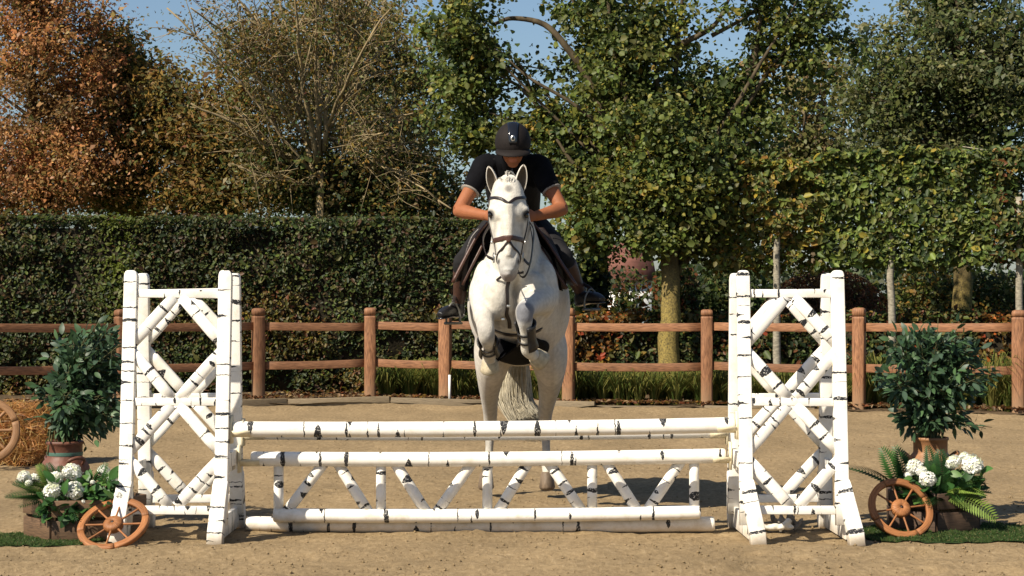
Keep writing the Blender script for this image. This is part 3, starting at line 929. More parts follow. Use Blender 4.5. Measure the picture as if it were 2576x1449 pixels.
# broad green tree right of the rider
b = P(1682, 955, 27.75); b[2] = 0.0
f = P(1690, 600, 28.2)
make_tree('maple_tree', 'broad dark green tree with yellow flecks and lichen covered trunk, right behind the rider', 'tree', b, f, .155,
  [blob(1540, 170, 120, 185, 28.9, 1.2, 1.4), blob(1700, 250, 170, 130, 29.2, 1.2, 1.3), blob(2010, 10, 140, 55, 29.4, 1.0, .55), blob(2000, 120, 100, 45, 29.4, .9, .35), blob(1150, 80, 105, 110, 29.0, .9, 1.0), blob(1420, 40, 50, 40, 28.8, .7, .15), blob(1660, 60, 110, 90, 29.2, 1.0, .7),
   blob(1160, 250, 85, 110, 29.0, .8, .9), blob(1235, 170, 30, 60, 28.9, .5, .12), blob(1200, 345, 80, 45, 28.9, .6, .35), blob(1320, 330, 70, 35, 28.9, .5, .2), blob(1400, 300, 60, 60, 28.9, .5, .3), blob(1450, 420, 120, 150, 28.7, 1.1, 1.1), blob(1600, 490, 190, 110, 29.2, .9, 1.1), blob(1555, 500, 130, 90, 27.95, .45, .9), blob(1730, 440, 120, 110, 27.9, .5, .9), blob(1780, 565, 95, 55, 28.0, .4, .45), blob(1480, 575, 75, 55, 28.0, .4, .4), blob(1650, 590, 90, 45, 27.9, .35, .45), blob(1640, 330, 130, 90, 27.9, .5, .6), blob(1820, 330, 130, 160, 29.4, 1.2, 1.1),
   blob(1500, 620, 60, 60, 28.9, .6, .25), blob(1740, 590, 110, 50, 29.7, .6, .5), blob(1470, -60, 150, 100, 29.2, 1.2, .7), blob(1790, -90, 220, 60, 29.2, 1.1, .45), blob(1200, -50, 100, 70, 29.1, .9, .4),
   blob(1610, 250, 200, 170, 30.0, 1.2, 1.2)],
  82000, .070, [G_DARK, G_MID, G_LIT, OLIVE, G_YEL, (.22, .12, .025)], [3.2, 4.2, 2.8, 2.0, .9, .10], M['bark_yellow'], limbs=44, clump=.34, rl=.045, aspect=.85,
  paths=[([(1688, 640), (1600, 430), (1540, 330), (1480, 200), (1430, 125), (1370, 62), (1290, 46), (1245, 60)], .085, 29.4), ([(1600, 430), (1585, 290), (1540, 110), (1528, -60)], .07, 29.3), ([(1692, 620), (1770, 400), (1840, 260), (1900, 140), (1918, -40)], .09, 29.7),
   ([(1900, 140), (1990, 62), (2080, 30)], .045, 29.7), ([(1700, 560), (1725, 380), (1700, 200), (1722, -60)], .075, 29.8), ([(1715, 110), (1800, 60), (1850, -40)], .05, 29.6), ([(1790, 90), (1880, 40), (1960, -30)], .035, 29.7), ([(1545, 345), (1440, 260), (1330, 195), (1280, 150)], .035, 29.1), ([(1688, 630), (1560, 520), (1450, 420), (1400, 350)], .06, 28.9)])

GAIN[0] = 1.2
mt_ = [o for o in COL.objects if o.name.startswith('maple_tree')][0]
nq = 26; cq = P(1458, 536, 28.2) + rng.normal(0, 1, (nq, 3)) * np.array([.07, .08, .075]); cq[:, 0] += (cq[:, 2] - cq[:, 2].mean()) * .5
leaf_object('yellow_spray', cq, .10 * (.7 + .5 * rng.random(nq)), rng.normal(0, .4, (nq, 3)) + (-.3, -.8, .5), palette(nq, [(.36, .21, .03), (.30, .15, .02)], [1, 1], .12), mt_)
# half bare tree with fanning pale limbs
M['bark_fan'] = simple('grey_brown_bark', (.235, .18, .10), .85, .2, noise=.4, nscale=6, bump=.6, bscale=25, stretch=(1, 1, .3))
def fan_tree():
    base = P(800, 700, 34.5); base[2] = 0; fork = P(806, 430, 34.5)
    t = thing('half_bare_tree', 'half bare tree with fan of pale upright limbs above the clipped hedge', 'tree', base)
    mb = MB()
    tube(mb, [base, (base + fork) / 2, fork], [.11, .085, .06], n=12)
    tw = []
    S_ = [((790, 470), (690, -60), .075), ((800, 420), (742, -80), .085), ((800, 400), (772, -60), .09), ((806, 400), (800, -70), .075), ((815, 380), (880, -60), .08), ((815, 360), (985, 20), .06),
          ((818, 340), (950, 130), .05), ((800, 350), (600, 0), .06), ((790, 380), (520, 60), .055), ((780, 430), (420, 20), .05), ((820, 330), (1040, 285), .036), ((826, 345), (1110, 400), .034),
          ((832, 352), (1135, 525), .030), ((835, 365), (1090, 540), .024), ((850, 380), (1010, 300), .035), ((800, 440), (560, 300), .05), ((780, 450), (480, 260), .045), ((830, 300), (1000, 90), .05),
          ((760, 300), (640, 40), .05), ((850, 230), (960, -60), .05), ((700, 200), (480, 20), .035), ((740, 180), (560, -40), .04), ((780, 470), (600, 420), .035), ((840, 420), (960, 335), .03)]
    for (a, b_, r) in S_:
        A = P(a[0], a[1], 34.5 + rng.normal(0, .1)); B_ = P(b_[0], b_[1], 34.3 + rng.normal(0, .9))
        pts = limb(mb, A, B_, r * .62, .014, n=11, wig=.035, ns=7, up=.08)
        tw.append(pts)
        for _ in range(13):
            m_ = rng.integers(2, 10); L = np.linalg.norm(B_ - A)
            e = pts[m_] + (pts[-1] - pts[m_]) * .35 + rng.normal(0, 1, 3) * np.array([.55, .6, .45]) * .55
            p2 = limb(mb, pts[m_], e, .012, .005, n=6, wig=.06, ns=4, up=.1); tw.append(p2)
            for _ in range(2):
                m2 = rng.integers(2, 5); e2 = p2[m2] + rng.normal(0, .32, 3)
                tw.append(limb(mb, p2[m2], e2, .008, .004, n=4, wig=.08, ns=3, up=.1))
    build(mb, 'trunk', M['bark_fan'], t, smooth=True)
    ends = np.concatenate([p[len(p) // 2:] for p in tw[:]])
    n = 17500
    j = rng.integers(0, len(ends), n); cen = ends[j] + rng.normal(0, .17, (n, 3)); cen[:, 1] += .08 + .6 * rng.random(n)
    keep = (vnoise(cen, .9, 41) > .33); cen = cen[keep]; n = len(cen)
    c = palette(n, [OLIVE, (.085, .062, .018), OCHRE, G_MID, BROWN], [4, 3.5, 1.6, 1.4, 1.4], .2)
    leaf_object('crown', cen, .075 * (.6 + .8 * rng.random(n)), rng.normal(0, .7, (n, 3)) + (-.1, -.3, .3), c, t, aspect=.5)
fan_tree()

# its lower, leafier neighbours
b = P(560, 800, 36.5); b[2] = 0
make_tree('hornbeam_tree', 'olive and rust leaved tree between the orange tree and the half bare tree', 'tree', b, P(560, 560, 36.5), .14,
  [blob(520, 350, 180, 120, 36.3, 1.2, 1.2), blob(600, 470, 170, 80, 36, 1.2, 1.0), blob(420, 250, 90, 110, 36.5, 1, .5), blob(640, 250, 160, 110, 37, 1.2, .9), blob(470, 490, 110, 60, 36, 1, .5)],
  24000, .095, [OLIVE, (.12, .075, .02), OCHRE, G_MID, RUSTD, G_DARK], [3, 3, 3, 1.6, 1.6, 1.4], M['bark'], limbs=34, clump=.5, aspect=.5)
b = P(900, 800, 35.0); b[2] = 0
make_tree('understorey_tree', 'dark green bushy tree filling the space below the half bare tree', 'tree', b, P(900, 600, 35.0), .14,
  [blob(720, 430, 120, 100, 35.2, 1, 1.0), blob(860, 480, 160, 80, 35.3, 1, 1.2), blob(1020, 440, 130, 110, 35.6, 1.1, 1.0), blob(1120, 500, 90, 70, 35.8, 1, .5), blob(960, 330, 150, 100, 36.4, 1, .7)],
  24000, .092, [G_DARK, G_MID, OLIVE, OCHRE, BROWN], [3.0, 2.6, 3, 1.9, 1], M['bark'], limbs=36, clump=.5, aspect=.55)
b = P(1000, 800, 38.5); b[2] = 0
make_tree('olive_tree_crown', 'tall thin leaved olive tinted tree rising behind the half bare tree', 'tree', b, P(1000, 560, 38.5), .14,
  [blob(960, 120, 170, 160, 38.5, 1.3, 1.2), blob(760, 120, 170, 150, 38.8, 1.3, 1.0), blob(1060, 260, 110, 130, 38.5, 1.2, .8), blob(840, 280, 170, 110, 38.6, 1.2, .9), blob(600, 130, 110, 100, 38.9, 1.0, .35)],
  20000, .09, [OLIVE, (.10, .078, .022), G_MID, OCHRE], [4, 3, 2, .8], M['bark_pale'], limbs=50, clump=.55, aspect=.5, trunk_top=P(960, -60, 38.5))

GAIN[0] = 1.4
# orange tree on the left
b = P(120, 800, 36.0); b[2] = 0
def or_ramp(c, p):
    k = sstep(.45, .65, vnoise(p, .8, 55))[:, None] * .75
    return c * (1 - k) + (c * .3 + np.array([.035, .038, .01])) * k
make_tree('orange_beech_tree', 'orange and rust coloured autumn tree at the left edge above the hedge', 'tree', b, P(120, 520, 36.0), .2,
  [blob(120, 100, 190, 180, 36, 1.5, 1.9), blob(60, 330, 220, 150, 35.8, 1.5, 1.7), blob(190, 420, 150, 110, 35.6, 1.3, 1.1), blob(40, 480, 170, 80, 35.6, 1.3, .8), blob(230, 270, 80, 130, 36, 1.1, .6), blob(60, -60, 200, 130, 36.3, 1.4, .9)],
  52000, .072, [(.215, .092, .036), (.145, .065, .030), (.20, .118, .042), (.24, .11, .036), OLIVE, BROWN], [3.2, 2.4, 2.4, 1.6, 2.2, 1.2], M['bark'], limbs=60, clump=.42, ramp=or_ramp, trunk_top=P(110, -120, 36), aspect=.6)
b = P(330, 800, 37.5); b[2] = 0
make_tree('turning_tree', 'tree turning from green to yellow beside the rust coloured tree at the left', 'tree', b, P(330, 560, 37.5), .14,
  [blob(290, 160, 90, 110, 37.4, 1.1, .9), blob(350, 330, 120, 130, 37.2, 1.2, 1.2), blob(300, 480, 120, 70, 37, 1.1, .8), blob(395, 210, 55, 90, 37.6, .8, .35)],
  20000, .09, [G_DARK, G_MID, OCHRE, OLIVE, (.20, .095, .02), G_YEL], [2.2, 2.2, 2.4, 2, 2.4, .8], M['bark'], limbs=34, clump=.45, trunk_top=P(320, 60, 37.5))

GAIN[0] = 1.6
# dark tree on the right, behind the pleached trees
b = P(2418, 960, 33.5); b[2] = 0
make_tree('dark_grey_green_tree', 'tall grey green tree with thick trunk behind the pleached trees at the right', 'tree', b, P(2420, 560, 33.5), .185,
  [blob(2330, 170, 210, 180, 34, 1.5, 1.9), blob(2500, 240, 180, 190, 34, 1.5, 1.6), blob(2210, 280, 110, 100, 34.3, 1.3, .9), blob(2400, 20, 100, 90, 34.4, 1, .6), blob(2620, 130, 150, 180, 34, 1.3, .8), blob(2300, 400, 220, 60, 34, 1.2, .9)],
  44000, .088, [(.034, .036, .016), G_MID, OLIVE, (.075, .075, .035), G_DARK], [3.5, 2.5, 2.2, 1.6, 2.5], M['bark_yellow'], limbs=60, clump=.42, trunk_top=P(2400, -60, 33.8), aspect=.6)
b = P(2050, 900, 37.5); b[2] = 0
make_tree('thin_leaved_tree', 'thinly leaved brownish tree between the broad green tree and the grey green tree', 'tree', b, P(2050, 560, 37.5), .12,
  [blob(2010, 300, 110, 110, 37.5, 1.2, 1.0), blob(2080, 400, 130, 70, 37.5, 1.2, .8), blob(1950, 420, 110, 70, 37.5, 1.0, .7), blob(2070, 200, 80, 70, 37.6, 1, .4)],
  8500, .11, [OLIVE, (.09, .07, .03), G_MID, BROWN], [4, 2.5, 2.5, 1.5], M['bark'], limbs=36, clump=.5)

GAIN[0] = 1.15
# rounded russet bush behind the right jump stand
b = P(2130, 860, 32.8); b[2] = 0
t = thing('russet_bush', 'rounded russet brown bush seen behind the right jump stand under the pleached trees', 'bush', b)
n = 9000
d = rng.normal(0, 1, (n, 3)); d /= np.linalg.norm(d, axis=1, keepdims=True); d[:, 2] = np.abs(d[:, 2])
cc = P(2080, 860, 33.2); cc[2] = .55
cen = cc + d * np.array([1.32, .9, 1.42]) * (1 - .18 * rng.random((n, 1)) ** 2)
leaf_object('crown', cen, .07 * (.6 + .8 * rng.random(n)), d + rng.normal(0, .5, (n, 3)), palette(n, [RUSTD, BROWN, (.12, .055, .022), OLIVE], [3, 3, 2, .6], .2), t, aspect=.45)
mb = MB()
for k in range(26):
    e = cc + d[k] * np.array([1.2, .8, 1.3]); limb(mb, (b[0] + rng.normal(0, .1), b[1] + .3, 0), e, .02, .006, n=5, ns=5)
ellipsoid(mb, (cc[0], cc[1] + .1, .5), (1.1, .7, 1.2))
build(mb, 'trunk', M['twigs_br'], t)

GAIN[0] = 1.0
# dark shrubs closing the gap between hedge and pleached trees
for k, (x, y, rx, ry, Y, lab, cols, w, nn) in enumerate([
    (1570, 745, 60, 62, 34.5, 'loose reddish green shrub in front of the white house right of the rider', [G_DARK, RUSTD, OLIVE, G_MID], [3, 2, 2, 2], 900),
    (1700, 740, 50, 70, 33.5, 'brown and green shrub behind the lichen covered trunk', [G_DARK, RUSTD, OLIVE, G_MID], [3, 2, 2, 2], 2600),
    (1488, 720, 36, 110, 31.5, 'tall dark evergreen shrub just right of the rider', [G_DARK, G_MID, (.012, .018, .008)], [4, 1.5, 3], 4200),
    (1830, 760, 70, 90, 34.5, 'dark green shrub left of the right jump stand', [G_DARK, G_MID, OLIVE], [3, 2, 1], 3200),
    (2480, 770, 130, 70, 35.5, 'mixed green and ochre shrub far right beneath the pleached foliage', [G_MID, OLIVE, OCHRE, G_DARK], [3, 3, 1, 2], 4200),
    (2330, 740, 70, 60, 36.0, 'yellowish shrub beneath the pleached foliage right of the russet bush', [OLIVE, OCHRE, G_LIT, G_DARK], [3, 1.4, 2, 2], 2600)]):
    c0 = P(x, y, Y); b = np.array([c0[0], Y, 0]); kx = Y / F
    t = thing('shrub', lab, 'shrub', b, 'background shrubs')
    d = rng.normal(0, 1, (nn, 3)); d /= np.linalg.norm(d, axis=1, keepdims=True)
    rr = rng.random((nn, 1)) ** .4
    cen = c0 + d * rr * np.array([rx * kx * 1.25, .6, ry * kx * 1.25])
    lo = rng.random(nn) < .3; cen[lo, 2] = rng.random(lo.sum()) * c0[2]
    cen[:, 2] = np.maximum(cen[:, 2], .03)
    leaf_object('foliage', cen, .10 * (.6 + .8 * rng.random(nn)), rng.normal(0, .6, (nn, 3)) + (0, -.4, .4), palette(nn, cols, w, .2), t)
    mb = MB()
    for q in range(10):
        limb(mb, b + rng.normal(0, .05, 3) * (1, 1, 0), cen[q], .025, .008, n=5, ns=5)
    build(mb, 'stem', M['bark_dark'], t)

# distant belt of trees that closes the view low down
n = 26000
xx = rng.random(n) * 44 - 22; Yd = 58 + rng.random(n) * 6
pt = np.stack([xx, np.zeros(n), np.zeros(n)], 1)
hh = 1.7 + .9 * vnoise(pt, .35, 61) + .5 * vnoise(pt, 1.3, 62)
zz = rng.random(n) ** .8 * hh
o = leaf_object('distant_trees', np.stack([xx, Yd, zz], 1), .26 * (.6 + .8 * rng.random(n)), rng.normal(0, .6, (n, 3)) + (-.1, -.5, .4), palette(n, [G_DARK, G_MID, (.045, .055, .03), OLIVE], [3, 3, 3, 1.5], .2), None, kind='stuff')
tag(o, 'distant belt of trees glimpsed under and between the nearer crowns', 'trees')

# ornamental grass along the foot of the fence
def blades(name, clumps, col0, col1, hgt, n_per, wid=.009):
    V = []; Fc = []; C = []; k = 0
    for (X, Y, s) in clumps:
        m = int(n_per * s)
        for _ in range(m):
            a = rng.random() * 2 * math.pi; out = np.array([math.cos(a), math.sin(a), 0]); h_ = hgt * s * (.55 + .6 * rng.random()); sp = h_ * (.25 + .75 * rng.random())
            b0 = np.array([X, Y, .03]) + out * .05 * rng.random() * s; sd = np.array([-out[1], out[0], 0]) * wid * (.6 + .8 * rng.random())
            q = [b0, b0 + out * sp * .25 + (0, 0, h_ * .6), b0 + out * sp * .65 + (0, 0, h_ * .95), b0 + out * sp * 1.1 + (0, 0, h_ * (.55 + .4 * rng.random()))]
            V += [q[0] - sd, q[0] + sd, q[1] - sd, q[1] + sd, q[2] - sd * .7, q[2] + sd * .7, q[3]]
            Fc += [(k, k + 1, k + 3), (k, k + 3, k + 2), (k + 2, k + 3, k + 5), (k + 2, k + 5, k + 4), (k + 4, k + 5, k + 6)]
            t_ = rng.random() ** 1.5; c = np.array(col0) * (1 - t_) + np.array(col1) * t_
            C += [c * .8] * 2 + [c] * 4 + [c * 1.1]; k += 7
    me = fast_mesh(name, np.array(V), np.array(Fc).ravel(), np.full(len(Fc), 3), col=np.clip(np.array(C), 0, 1), mat=M['leaf'])
    o = bpy.data.objects.new(name, me); COL.objects.link(o); o['kind'] = 'stuff'
    return o
cl = []
for k in range(55):
    X = -1.75 + rng.random() * 2.6; cl.append((X, fence_y(X) + .25 + rng.random() * .7, .8 + .5 * rng.random()))
for k in range(140):
    X = .85 + rng.random() * 6.6; cl.append((X, fence_y(X) + .25 + rng.random() * .9, .7 + .45 * rng.random()))
for k in range(20):
    X = 4.7 + rng.random() * 2.4; cl.append((X, fence_y(X) + .3 + rng.random() * .7, 1.2 + .45 * rng.random()))
o = blades('ornamental_grass', cl, (.095, .145, .03), (.33, .29, .08), .44, 95, .008)
tag(o, 'tufts of green and yellow ornamental grass along the foot of the rail fence', 'grass')
# fallen leaves and dry litter on the bed
n = 5200
X = -8 + rng.random(n) * 16; Yl = fence_y(X) - .15 + rng.exponential(.5, n)
o = leaf_object('fallen_leaves', np.stack([X, Yl, .075 + .045 * sstep(2, -3, X) + rng.random(n) * .03], 1), .06 * (.5 + rng.random(n)), rng.normal(0, .4, (n, 3)) + (0, 0, 1), palette(n, [RUSTD, BROWN, OCHRE, (.22, .15, .08)], [2, 3, 1, 2]), None, kind='stuff')
tag(o, 'dry fallen leaves lying on the bed behind the timber edging', 'leaf litter')

# white house with a red roof glimpsed through the leaves
hb = P(1575, 860, 46.0); hb[2] = 0
ht = thing('white_house', 'white house with red tiled roof glimpsed through the leaves right of the rider', 'house', hb)
z_e = P(0, 705, 46)[2]; z_r = P(0, 640, 46)[2]
m_ = MB(); box(m_, (hb[0] + .05, 47.0, z_e / 2), (.55, 1.0, z_e / 2)); build(m_, 'wall', M['white_wall'], ht)
m_ = MB(); x0, x1 = hb[0] - .62, hb[0] + .72
m_.add([(x0, 45.8, z_e), (x1, 45.8, z_e), (x1, 48.2, z_e), (x0, 48.2, z_e), (x0 + .1, 47, z_r + .35), (x1 - .1, 47, z_r + .35)], [(0, 1, 5, 4), (2, 3, 4, 5), (1, 2, 5), (3, 0, 4), (0, 3, 2, 1)])
build(m_, 'roof', M['roof'], ht)
for dx in (.05,):
    m_ = MB(); box(m_, (hb[0] + dx, 45.985, z_e * .55), (.25, .02, .42)); wo_ = build(m_, 'window', M['white_pipe'], ht)
    for sx_ in (-.12, .12):
        m2 = MB(); box(m2, (hb[0] + dx + sx_, 45.965, z_e * .55), (.095, .01, .36)); g_ = build(m2, 'pane', M['glass'], None)
        g_.parent = wo_; g_.location = -np.array(ht.location)
# ------------------------------------------------------------------ the jump
def half_log(mb, a, b, r, flat, ydir=(0, 1, 0), n=14):
    tube(mb, [np.asarray(a) + (np.asarray(b) - a) * s for s in np.linspace(0, 1, 5)], [r * .9, r, r * 1.0, r, r * .9], n=n, ref=(0, 0, 1), rad2=np.array([1, 1, 1, 1, 1]) * flat, power=2.3)

def jump_stand(name, label, XL, XR, foot_dx, inner):
    t = thing(name, label, 'jump stand', ((XL + XR) / 2, 12.0, 0), 'wing stands holding the poles')
    yf = lambda z: 11.67 + (z - .3) * .136
    yr = lambda z: 12.30 - (z - .3) * .080
    cx = (XL + XR) / 2
    PW, PD = .080, .066
    for fi, (yy, ztop, ft, sgn) in enumerate(((yf, 1.622, 11.575, -1), (yr, 1.612, 12.41, 1))):
        fan = .008 if fi == 0 else 0
        for xi, X in enumerate((XL, XR)):
            # post with a rounded top
            m_ = MB()
            zs = np.concatenate([np.linspace(.10, ztop - .045, 9), ztop - .045 + .045 * np.sin(np.linspace(.15, 1, 6) * math.pi / 2)])
            n_ = len(zs)
            pts = np.array([(X, yy(z), z) for z in zs])
            wx = np.full(n_, PW / 2); wx[9:] = PW / 2 * np.sqrt(np.clip(1 - (np.linspace(.15, 1, 6)) ** 2 * .93, .02, 1))
            tube(m_, pts, wx, n=12, ref=(1, 0, 0), rad2=np.full(n_, PD / 2), power=24, twist=math.pi / 12)
            build(m_, 'post', M['birch'], t, smooth=False)
            # splayed foot
            m_ = MB()
            a = np.array([X, yy(.36) + sgn * .016, .36]); b_ = np.array([X + foot_dx[xi] * (1 if fi == 0 else .3), ft, .055]); c_ = b_ + (foot_dx[xi] * .08, sgn * .018, -.075)
            pts = np.array([a, a + (b_ - a) * .1, a + (b_ - a) * .5, b_, c_])
            tube(m_, pts, [PW * .53, PW * .55, PW * .56, PW * .58, PW * .58], n=12, ref=(1, 0, 0), rad2=[.02, .036, .04, .045, .045], power=24, twist=math.pi / 12)
            build(m_, 'foot', M['birch_bold'], t)
        for z, hh in ((1.486, .050), (.833, .048), (.19, .050)):
            m_ = MB(); beam(m_, (XL + PW / 2 + .001, yy(z) + rng.normal(0, .002), z), (XR - PW / 2 - .001, yy(z), z + rng.normal(0, .004)), hh, .042)
            build(m_, 'rail', M['birch'], t, bevel=.004)
        il, ir = XL + PW / 2, XR - PW / 2
        for z0, z1 in ((1.461, .857), (.809, .215)):
            zm = (z0 + z1) / 2; o_ = sgn * .012
            for k, (a, b_) in enumerate((((cx - .022, z0 + .004), (il - .022, zm + .026)), ((cx + .022, z0 + .004), (ir + .022, zm + .026)),
                                         ((il - .022, zm - .026), (cx - .022, z1 - .004)), ((ir + .022, zm - .026), (cx + .022, z1 - .004)))):
                m_ = MB()
                half_log(m_, (a[0], yy(a[1]) + o_ * (.05 + .12 * k), a[1]), (b_[0], yy(b_[1]) + o_ * (.05 + .12 * k), b_[1]), .0365, .0165 + .0012 * k)
                build(m_, 'diagonal_log', M['birch_bold'], t, smooth=True)
    for xi, X in enumerate((XL, XR)):
        m_ = MB(); beam(m_, (X + foot_dx[xi] * .5, 11.66, .075), (X + foot_dx[xi] * .2, 12.36, .075), .13, .03); build(m_, 'base_board', M['birch'], t, bevel=.004)
        m_ = MB(); beam(m_, (X, yf(.45) + .04, .42), (X, yr(.45) - .04, .42), .06, .03); build(m_, 'spreader', M['birch'], t, bevel=.004)
    # cups on the inner posts
    X = XR if inner > 0 else XL
    xi_ = X + inner * PW / 2
    return t, xi_, yf, yr
def cup(t, x, inner, Y, z, reach=.10):
    """plastic pole cup: a plate on the post, a curved shelf under the pole"""
    m_ = MB(); box(m_, (x + inner * .008, Y, z), (.007, .042, .085)); 
    ang = np.linspace(R(200), R(340), 9); prof = [(math.cos(a) * .060, math.sin(a) * .060) for a in ang] + [(math.cos(a) * .049, math.sin(a) * .049) for a in ang[::-1]]
    n_ = len(prof); v = [(x + inner * .016, Y + p[0], z + .012 + p[1]) for p in prof] + [(x + inner * (.016 + reach), Y + p[0], z + .012 + p[1]) for p in prof]
    f = [tuple(range(n_)), tuple(range(2 * n_ - 1, n_ - 1, -1))] + [(i, i + n_, (i + 1) % n_ + n_, (i + 1) % n_) for i in range(n_)]
    m_.add(v, f)
    return build(m_, 'pole_cup', M['cup'], t)

XL1, XR1 = -2.314, -1.741
XL2, XR2 = 1.403, 1.976
st1, xi1, yf, yr = jump_stand('jump_stand', 'white birch painted jump stand on the left, behind the wagon wheel with white flowers', XL1, XR1, (-.035, -.02), 1)
st2, xi2, _, _ = jump_stand('jump_stand', 'white birch painted jump stand on the right, in front of the russet bush', XL2, XR2, (.055, .065), -1)

def birch_pole(name, a, b, r, parent=None, mat='birch_pole', n=20):
    m_ = MB(); a = np.asarray(a, float); b = np.asarray(b, float); L = np.linalg.norm(b - a); d = (b - a) / L
    s = np.array([0, .0015, .006, .05, .2, .4, .6, .8, .95, L - .006 if False else .994, .9985, 1.0])
    rr = np.array([.80, .93, 1, 1, 1, 1, 1, 1, 1, 1, .93, .80]) * r
    sag = 0.012 * 4 * s * (1 - s) if L > 2 else 0 * s
    pts = a + (b - a) * s[:, None]; pts[:, 2] -= sag
    tube(m_, pts, rr, n=n, ref=(0, 0, 1))
    return build(m_, name, M[mat], parent, smooth=True, loc=(a + b) / 2 if parent is None else None)

POLE_G = 'birch painted jump poles'
p1a = np.array([xi1 + .018, 11.76, .666]); p1b = np.array([xi2 - .018, 11.76, .692])
o = birch_pole('jump_pole', p1a, p1b, .0475); tag(o, 'top front jump pole, white with black birch marks, nearest the camera across the jump', 'pole', POLE_G)
p2a = np.array([xi1 + .10, 12.275, .612]); p2b = np.array([xi2 - .07, 12.275, .622])
o = birch_pole('jump_pole', p2a, p2b, .0450); tag(o, 'rear jump pole, only a thin white strip visible right below the top front pole', 'pole', POLE_G)
p3a = np.array([-1.66, 12.175, .048]); p3b = np.array([1.265, 12.175, .046])
o = birch_pole('jump_pole', p3a, p3b, .047); tag(o, 'ground pole lying on the sand in shade beneath the hanging gate', 'pole', POLE_G)

gt = thing('hanging_gate', 'white birch painted hanging gate with zigzag struts below the top pole', 'jump gate', (-.15, 12.0, .3))
GY = 12.10
gp = lambda x, y: P(x, y, GY)
birch_pole('top_rail', gp(632, 1154), gp(1825, 1146), .0455, gt)
birch_pole('bottom_rail', gp(688, 1296), gp(1762, 1288), .0440, gt)
for x in (700, 958, 1226, 1490, 1747):
    a = gp(x, 1154) + (0, .024, 0); b = gp(x, 1288) + (0, .012, 0); m_ = MB(); tube(m_, [a + (b - a) * s for s in np.linspace(0, 1, 4)], .031, n=14, ref=(1, 0, 0)); build(m_, 'upright', M['birch_bold'], gt, smooth=True)
for k, (xa, xb) in enumerate(((817, 727), (846, 920), (991, 1066), (1190, 1106), (1330, 1258), (1379, 1459), (1524, 1600), (1713, 1633))):
    dx_ = (xb - xa) / 117.0; a = gp(xa - dx_ * 10, 1152) + (0, .026 + .004 * (k % 2), 0); b = gp(xb + dx_ * 10, 1289) + (0, .014, 0); m_ = MB(); tube(m_, [a + (b - a) * s for s in np.linspace(0, 1, 4)], .034, n=14, ref=(0, 1, 0)); build(m_, 'strut', M['birch_bold'], gt, smooth=True)

cup(st1, xi1, 1, p1a[1], p1a[2], .11); cup(st2, xi2, -1, p1b[1], p1b[2], .11)
cup(st1, xi1, 1, 12.275, p2a[2], .13); cup(st2, xi2, -1, 12.275, p2b[2], .10)
cup(st1, xi1, 1, GY, gp(632, 1154)[2], .12); cup(st2, xi2, -1, GY, gp(1825, 1146)[2], .10)
for t_, X_ in ((st1, XR1 + .018), (st2, XL2 - .018)):   # bar between the inner posts that carries the gate cups
    m_ = MB(); beam(m_, (X_, yf(.47) + .035, .475), (X_, yr(.47) - .035, .475), .09, .034); build(m_, 'cup_bar', M['birch'], t_, bevel=.003)

# crumpled thing on the sand under the right stand
ct = thing('crumpled_cover', 'crumpled pale and grey cover lying on the sand under the right jump stand', 'cover', PZ(1955, 1330))
c0 = PZ(1918, 1338); mb = MB()
tube(mb, spline([c0 + (-.01, 0, .10), c0 + (-.012, 0, .055), c0 + (.03, -.01, .026), c0 + (.10, -.02, .03), c0 + (.15, -.01, .055), c0 + (.165, 0, .075)], 5), np.linspace(.026, .034, 26), n=10, rad2=np.linspace(.012, .022, 26), ref=(0, 1, 0))
for k in range(5): ellipsoid(mb, c0 + (.05 + .028 * k, -.01 + rng.normal(0, .012), .03 + .008 * (k % 2)), (.035, .03, .018))
remesh(mb, 'pale_fold', .006, M['pale_rag'], ct, smooth_it=2)
c1 = PZ(1975, 1334); mb = MB()
for k in range(11):
    d_ = rng.normal(0, 1, 3); _, u_, w_ = frame_for(d_, (0, 0, 1)); ellipsoid(mb, c1 + np.array([rng.normal(0, .04), rng.normal(0, .03), .035 + .028 * rng.random()]), (.055, .022, .013), np.array([u_, w_, d_ / np.linalg.norm(d_)]))
remesh(mb, 'grey_fold', .007, M['grey_rag'], ct, smooth_it=1)

